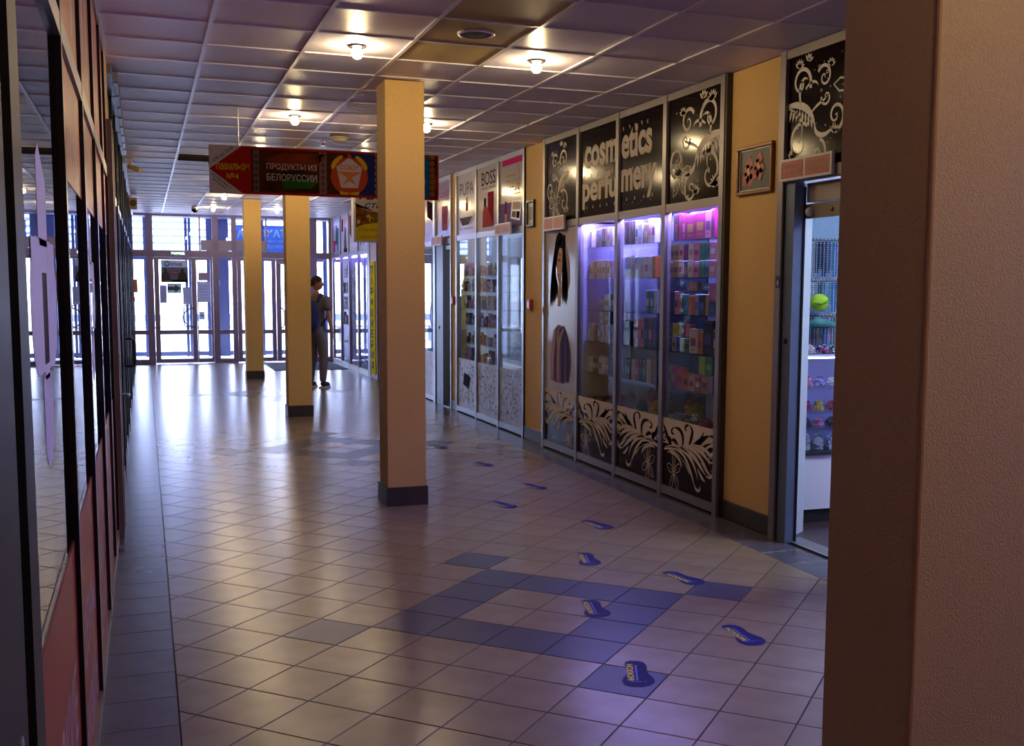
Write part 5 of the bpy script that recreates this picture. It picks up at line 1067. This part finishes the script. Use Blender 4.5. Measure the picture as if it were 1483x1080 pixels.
# smaller hanging sign
YT = 12.5
t = thing('hanging_sign', 'yellow and white hanging light box sign behind the front column', 'sign', (2.6, YT, 2.17))
boxpart('box', white, t, 2.28, 2.92, YT, YT+.14, 2.165, 2.86)
for x in (2.4, 2.8): MB().cyl((x, YT+.07, 2.86), (x, YT+.07, ZC), .005, n=6).build('hanger', alu_l, t)
a = Art((2.28, YT, 2.165), *EW, step=.0012); W2, H2 = .64, .695
a.rect(alu_l, 0, W2, 0, H2); a.up(); a.rect(mat('autumn print', '#7a4a1e', rough=.5, var=.7, scale=22), .025, W2-.02, .015, H2-.015); a.up()
for k in range(26): leaf(a, R.choice((sy_, mat('autumn orange', '#b05a1c'), mat('autumn green', '#6a7a2a'), mat('autumn pale', '#c8b46a'))), R.uniform(.04, .6), R.uniform(.16, .42), .06, R.uniform(0, 6), .035)
a.up(); a.disc(sw_, .30, .62, .30, .21, n=28) if False else a.poly(sw_, [(.025, .40)]+[(.32+.30*math.cos(th), .44+.10*math.sin(th)) for th in [math.pi+math.pi*i/14 for i in range(15)]]+[(.62, H2-.015), (.025, H2-.015)]); a.poly(mat('sign lemon', '#c9b91e', rough=.4), [(.025, .015), (.62, .015), (.62, .14)]+[(.32+.30*math.cos(th), .14+.08*math.sin(th)) for th in [math.pi*i/14 for i in range(15)]]+[(.025, .14)]); a.up()
nv = mat('sign navy script', '#25245e', rough=.4); a.text(nv, 'Твой', .06, .48, w=.44, h=.12, shear=.35, bold=.01); a.text(nv, 'стиль', .13, .385, w=.34, h=.06, shear=.35, bold=.01); pkt = mat('sign pink script', '#a0524c'); a.text(pkt, 'Парфюмерия', .05, .115, w=.5, h=.045, shear=.3); a.text(pkt, 'косметика', .08, .04, w=.42, h=.035, shear=.3)
a.build('print', t)
# ------------------------------------------------------------------ footprints on the floor
def onfloor(px, py):
    d = f_+r_*((px-CX)/F_PX)-u_*((py-CY)/F_PX); k = -CAM_Z/d.z; return Vector((d.x*k, d.y*k, 0))
FP = [((918, 961), (922, 990)), ((1057, 908), (1090, 931)), ((853, 871), (864, 891)), ((846, 803), (853, 816)), ((970, 830), (1006, 844)), ((850, 755), (878, 765)), ((714, 727), (738, 734.5)), ((760, 701), (783, 708)), ((687, 669.5), (706, 674.5)), ((625, 645), (641, 649))]
FLB = ['lying on a single blue tile', 'pointing at the beige column from the pale tiles', 'lying inside the blue tile ring', 'lying on pale tiles beyond the blue ring', 'touching the single blue tile by the doorway', 'before the flower panel of the perfumery', 'beside the front column', 'pale and worn, before the portrait poster', 'worn thin near the perfume shopfront', 'faint, far past the front column']
fblue = mat('footprint blue film', '#0a0852', rough=.55, spec=.15); fyel = mat('footprint yellow print', '#c8b818', rough=.4); fpal = mat('footprint pale print', '#4a48b8', rough=.4)
foot = [(-.01, .016), (.005, .036), (.035, .044), (.07, .042), (.11, .036), (.15, .045), (.19, .06), (.23, .064), (.265, .05), (.285, .022)]
for i, ((hx, hy), (tx, ty)) in enumerate(FP):
    h0, t0 = onfloor(hx, hy), onfloor(tx, ty); c = (h0+t0)/2; d = (t0-h0).normalized(); n = Vector((0, 0, 1)).cross(d)
    t = thing('footprint_sticker', 'blue footprint sticker '+FLB[i], 'sticker', (c.x, c.y, 0))
    s0 = c-d*.148; prof = [(x*1.08, y*1.14+.010*math.sin(x*11)) for x, y in foot]+[(x*1.08, -y*1.04+.010*math.sin(x*11)) for x, y in foot[::-1]]
    b = MB(); b.add([s0+d*x+n*y+Vector((0, 0, .0012)) for x, y in prof]+[s0+d*x+n*y+Vector((0, 0, .0002)) for x, y in prof], [tuple(range(len(prof)))[::-1]]); 
    b.build('film', fblue, t)
    for f in t.children[0].data.polygons: pass
    a = Art((s0.x, s0.y, .0012), tuple(d), tuple(n), step=.0005)
    # read along the sole, from toe to heel
    a = Art((s0+d*.235-n*.026).to_tuple(), tuple(-d), tuple(-n), step=.0005); a.o.z = .0012
    a.text(fyel, 'МОККОН', .0, -.020, w=.20, h=.030, bold=.03); a.rect(fpal, .0, .19, -.035, -.028)
    a.ribbon(fpal, [(-.012, -.05), (-.012, .0)], [.006, .006]); a.ribbon(fpal, [(-.012, -.068), (-.012, -.06)], [.006, .006])
    a.build('print', t)
t = thing('floor_sticker', 'faded pink sticker inside the second blue tile ring', 'sticker', (1.82, 11.1, 0))
a = Art((1.82, 11.1, .0008), *FL); pks = mat('pink floor film', '#a8707e', rough=.5)
a.disc(pks, 0, 0, .075, .05, n=16)
for k in range(4): leaf(a, pks, -.05+.035*k, .03, .10, 1.2+.25*k, .03)
a.build('film', t)
for nm_, m_ in M.items():
    if nm_.startswith(('print', 'sign', 'emblem', 'cream print', 'autumn')): m_.node_tree.nodes['Principled BSDF'].inputs['Specular IOR Level'].default_value = .0
# ------------------------------------------------------------------ the standing man
HB = (2.635, 17.86); TH = math.radians(32)
def L(x, y, z): return Vector((HB[0]+x*math.cos(TH)+y*math.sin(TH), HB[1]-x*math.sin(TH)+y*math.cos(TH), z))
def skin(name, verts, edges, radii, m, parent, sub=2, root=0):
    me = bpy.data.meshes.new(name); off = parent.location if parent else Vector((0, 0, 0))
    me.from_pydata([v-off for v in verts], edges, []); o = bpy.data.objects.new(name, me); COL.objects.link(o)
    md = o.modifiers.new('skin', 'SKIN'); md.use_smooth_shade = True; md.branch_smoothing = .4
    for i, r in enumerate(radii):
        me.skin_vertices[0].data[i].radius = r if isinstance(r, tuple) else (r, r); me.skin_vertices[0].data[i].use_root = (i == root)
    o.modifiers.new('sub', 'SUBSURF').levels = sub; o.modifiers['sub'].render_levels = sub
    dg = bpy.context.evaluated_depsgraph_get(); ne = bpy.data.meshes.new_from_object(o.evaluated_get(dg)); o.modifiers.clear(); o.data = ne
    ne.materials.clear(); ne.materials.append(m)
    for p in ne.polygons: p.use_smooth = True
    o.parent = parent; return o
skin_m = mat('skin', '#b98268', rough=.55, var=.05); shirt_m = mat('grey shirt cloth', '#6a6472', rough=.85, var=.1, scale=14, bump=.2, bscale=40); trou_m = mat('grey trousers cloth', '#6b6270', rough=.85, var=.12, scale=12, bump=.25, bscale=30)
man = thing('person', 'person in grey shirt and trousers wearing a blue backpack by the far column', 'person', (HB[0], HB[1], 0))
V, Ed, Rr = [], [], []
def j(x, y, z, r, p=None):
    V.append(L(x, y, z)); Rr.append(r); k = len(V)-1
    if p is not None: Ed.append((p, k))
    return k
pel = j(0, 0, .98, .095); wst = j(0, .01, 1.10, .09, pel); chs = j(0, .015, 1.32, .10, wst); upc = j(0, .0, 1.44, .085, chs); nk = j(0, .0, 1.535, .052, upc); nk2 = j(.005, .012, 1.60, .052, nk)
hd = []
for s in (-1, 1):
    sh = j(s*.175, -.005, 1.455, .058, upc); ub = j(s*.205, -.015, 1.33, .047, sh); el = j(s*.225, -.02, 1.17, .037, ub); fa = j(s*.232, .02, 1.04, .034, el); wr2 = j(s*.235, .06, .915, .024, fa); pm = j(s*.235, .075, .86, .026, wr2)
    hp = j(s*.085, 0, .92, .065, pel); kn = j(s*.10, .015, .50, .058, hp); cf = j(s*.102, -.01, .36, .056, kn); an = j(s*.105, -.03, .09, .036, cf); ft = j(s*.115, .07, .05, .033, an)
body = skin('body', V, Ed, Rr, skin_m, man)
# hands: five fingers each, curled a little
for s in (-1, 1):
    hv, he, hr = [L(s*.235, .062, .91), L(s*.235, .075, .865), L(s*.233, .083, .83)], [(0, 1), (1, 2)], [.022, .027, .028]
    for q in range(4):
        yy = .083+(q-1.5)*.019; l = (.062, .072, .068, .052)[q]; k = len(hv)
        hv += [L(s*.232, yy, .818), L(s*.225, yy+.006, .818-l*.5), L(s*.208, yy+.004, .818-l*.95)]; he += [(2, k), (k, k+1), (k+1, k+2)]; hr += [.0095, .009, .0075]
    k = len(hv); hv += [L(s*.222, .11, .85), L(s*.21, .125, .82), L(s*.203, .125, .795)]; he += [(1, k), (k, k+1), (k+1, k+2)]; hr += [.012, .010, .008]
    skin('hand', hv, he, hr, skin_m, man, sub=1)
# shirt
V, Ed, Rr = [], [], []
a00 = j(0, 0, .87, (.17, .15)); a0 = j(0, 0, .97, (.17, .148), a00); a1 = j(0, .01, 1.10, (.142, .118), a0); a2 = j(0, .015, 1.30, (.16, .128), a1); a3 = j(0, 0, 1.44, (.155, .128), a2); a3b = j(0, -.004, 1.49, (.118, .108), a3); a4 = j(0, -.004, 1.545, .072, a3b)
for s in (-1, 1):
    q0 = j(s*.175, -.005, 1.455, .09, a3); q1 = j(s*.203, -.014, 1.35, .08, q0); q2 = j(s*.214, -.016, 1.24, .074, q1)
skin('shirt', V, Ed, Rr, shirt_m, man)
V, Ed, Rr = [], [], []
b0 = j(0, 0, 1.0, (.16, .14)); b1 = j(0, 0, .90, (.162, .142), b0)
for s in (-1, 1):
    q0 = j(s*.10, 0, .80, .112, b1); q1 = j(s*.105, .02, .50, .082, q0); q2 = j(s*.107, -.005, .30, .074, q1); q3 = j(s*.108, -.028, .13, .058, q2); q4 = j(s*.108, -.03, .09, .046, q3)
skin('trousers', V, Ed, Rr, trou_m, man)
# shoes
for s in (-1, 1):
    sh = skin('shoe', [L(s*.11, -.07, .055), L(s*.11, -.02, .075), L(s*.113, .06, .06), L(s*.118, .14, .045), L(s*.122, .185, .038)], [(0, 1), (1, 2), (2, 3), (3, 4)], [.045, .05, .048, .045, .032], mat('dark purple shoe', '#2a1c38', rough=.7), man)
    b = MB(); pr = [(-.045, -.11), (.045, -.11), (.05, -.02), (.055, .08), (.045, .17), (.02, .215), (-.015, .215), (-.042, .17), (-.05, .08), (-.048, -.02)]; k = len(pr)
    b.add([L(s*.115+x, y, z) for z in (0, .028) for x, y in pr], [tuple(range(k))[::-1], tuple(range(k, 2*k))]+[(i, (i+1) % k, k+(i+1) % k, k+i) for i in range(k)]); b.build('sole', mat('white sole', '#c8c0c4', rough=.6), sh)
# head turned to the right
HY = math.radians(86); HC = L(.005, .022, 1.70)
def Hd(x, y, z): return HC+Vector((x*math.cos(HY)+y*math.sin(HY), -x*math.sin(HY)+y*math.cos(HY), z))
b = MB(); b.smooth = True; n, m = 24, 18; vs = []
for i in range(m+1):
    ph = -math.pi/2+math.pi*i/m; z = math.sin(ph)
    for k in range(n):
        t_ = 2*math.pi*k/n; x, y = math.cos(ph)*math.cos(t_), math.cos(ph)*math.sin(t_)
        fx = .074*(1-.28*max(0, -z)**1.2); fy = .096
        yy = y*fy
        if z < 0 and y < 0: yy *= 1-.35*(-z)
        if y > 0:
            yy += .010*math.exp(-((z+.72)/.18)**2)*y            # chin
            yy += .030*math.exp(-((z+.18)/.14)**2)*math.exp(-(x/.22)**2)*y   # nose
            yy -= .008*math.exp(-((z-.08)/.1)**2)*math.exp(-((abs(x)-.36)/.18)**2)  # eye sockets
            yy += .006*math.exp(-((z+.48)/.07)**2)*math.exp(-(x/.3)**2)*y    # lips
        vs.append(Hd(x*fx, yy, z*.118))
b.add(vs, [(i*n+k, i*n+(k+1) % n, (i+1)*n+(k+1) % n, (i+1)*n+k) for i in range(m) for k in range(n)]); head = b.build('head', skin_m, man)
for s in (-1, 1):
    b = MB(); b.smooth = True; b.ball(Hd(s*.028, .083, .012), .011, n=10, m=7); b.build('eye', mat('eye white', '#c9c4c0'), head); b = MB(); b.ball(Hd(s*.029, .0925, .012), .0045, n=8, m=5); b.build('iris', mat('iris', '#20140e'), head)
    b = MB(); b.smooth = True; b.tube([Hd(s*.073, -.012, .03), Hd(s*.084, -.026, .025), Hd(s*.085, -.028, .0), Hd(s*.078, -.012, -.03), Hd(s*.072, -.004, -.02)], [.006, .009, .009, .009, .005], n=7); b.build('ear', skin_m, head)
    b = MB(); b.tube([Hd(s*.012, .093, .033), Hd(s*.03, .09, .038), Hd(s*.046, .078, .033)], [.003, .004, .002], n=6); b.build('eyebrow', mat('dark hair', '#2a1a16', rough=.8), head)
b = MB(); b.tube([Hd(-.024, .083, -.055), Hd(0, .094, -.056), Hd(.024, .083, -.055)], [.003, .005, .003], n=6); b.build('mouth', mat('lips', '#85504a'), head)
b = MB(); b.smooth = True; vs = []; n, m = 24, 12; RH = random.Random(3)
for i in range(m+1):
    for k in range(n):
        t_ = 2*math.pi*k/n; fr = math.sin(t_)   # +1 front
        zmin = .50*max(0, fr)-.42*max(0, -fr)+.02; ph0 = math.asin(max(-.95, min(.95, zmin))); ph = ph0+(math.pi/2-ph0)*i/m; z = math.sin(ph); x, y = math.cos(ph)*math.cos(t_), math.cos(ph)*math.sin(t_)
        bump_ = 1+RH.uniform(-.02, .03); vs.append(Hd(x*.081*bump_, y*.104*bump_-.002, z*.128*bump_+.002))
b.add(vs, [(i*n+k, i*n+(k+1) % n, (i+1)*n+(k+1) % n, (i+1)*n+k) for i in range(m) for k in range(n)]); b.build('hair', mat('dark hair', '#2a1a16', rough=.8), man)
# backpack
bpk = thing('backpack', 'blue backpack worn on the back of the standing person', 'backpack', (*L(-.03, -.2, 0).xy, 1.0))
bb = bmesh.new(); bmesh.ops.create_cube(bb, size=1); bmesh.ops.subdivide_edges(bb, edges=bb.edges[:], cuts=4, use_grid_fill=True)
vs = []
for v in bb.verts:
    x, y, z = v.co*2; r3 = (abs(x)**4+abs(y)**4+abs(z)**4)**.25; x, y, z = x/r3, y/r3, z/r3
    x, y, z = x/ .98, y/.98, z/.98; wz = 1-.18*max(0, z); vs.append(L(-.03+x*.15*wz, -.245+y*.085*(1-.3*max(0, z)), 1.19+z*.245))
bb.verts.index_update(); fs = [[v.index for v in f.verts] for f in bb.faces]; bb.free()
bpm = mat('blue backpack cloth', '#17206a', rough=.7, var=.15, scale=10, bump=.2, bscale=60); bpd = mat('navy backpack cloth', '#10143a', rough=.7)
b = MB(); b.smooth = True; b.add(vs, fs); b.build('bag', bpm, bpk)
b = MB(); b.smooth = True; b.ball(L(-.03, -.325, 1.08), .095, .04, .11, n=14, m=8); b.build('front_pocket', bpm, bpk)
for s in (-1, 1):
    b = MB(); b.tube([L(s*.09-.02, -.14, 1.40), L(s*.10, -.06, 1.535), L(s*.105, .07, 1.49), L(s*.12, .135, 1.35), L(s*.14, .10, 1.15), L(s*.13, -.10, 1.03)], .018, n=8); b.build('strap', bpd, bpk)
b = MB(); b.tube([L(-.16, -.27, 1.25), L(-.03, -.305, 1.36), L(.10, -.27, 1.25)], .006, n=6); b.build('zip', bpd, bpk)
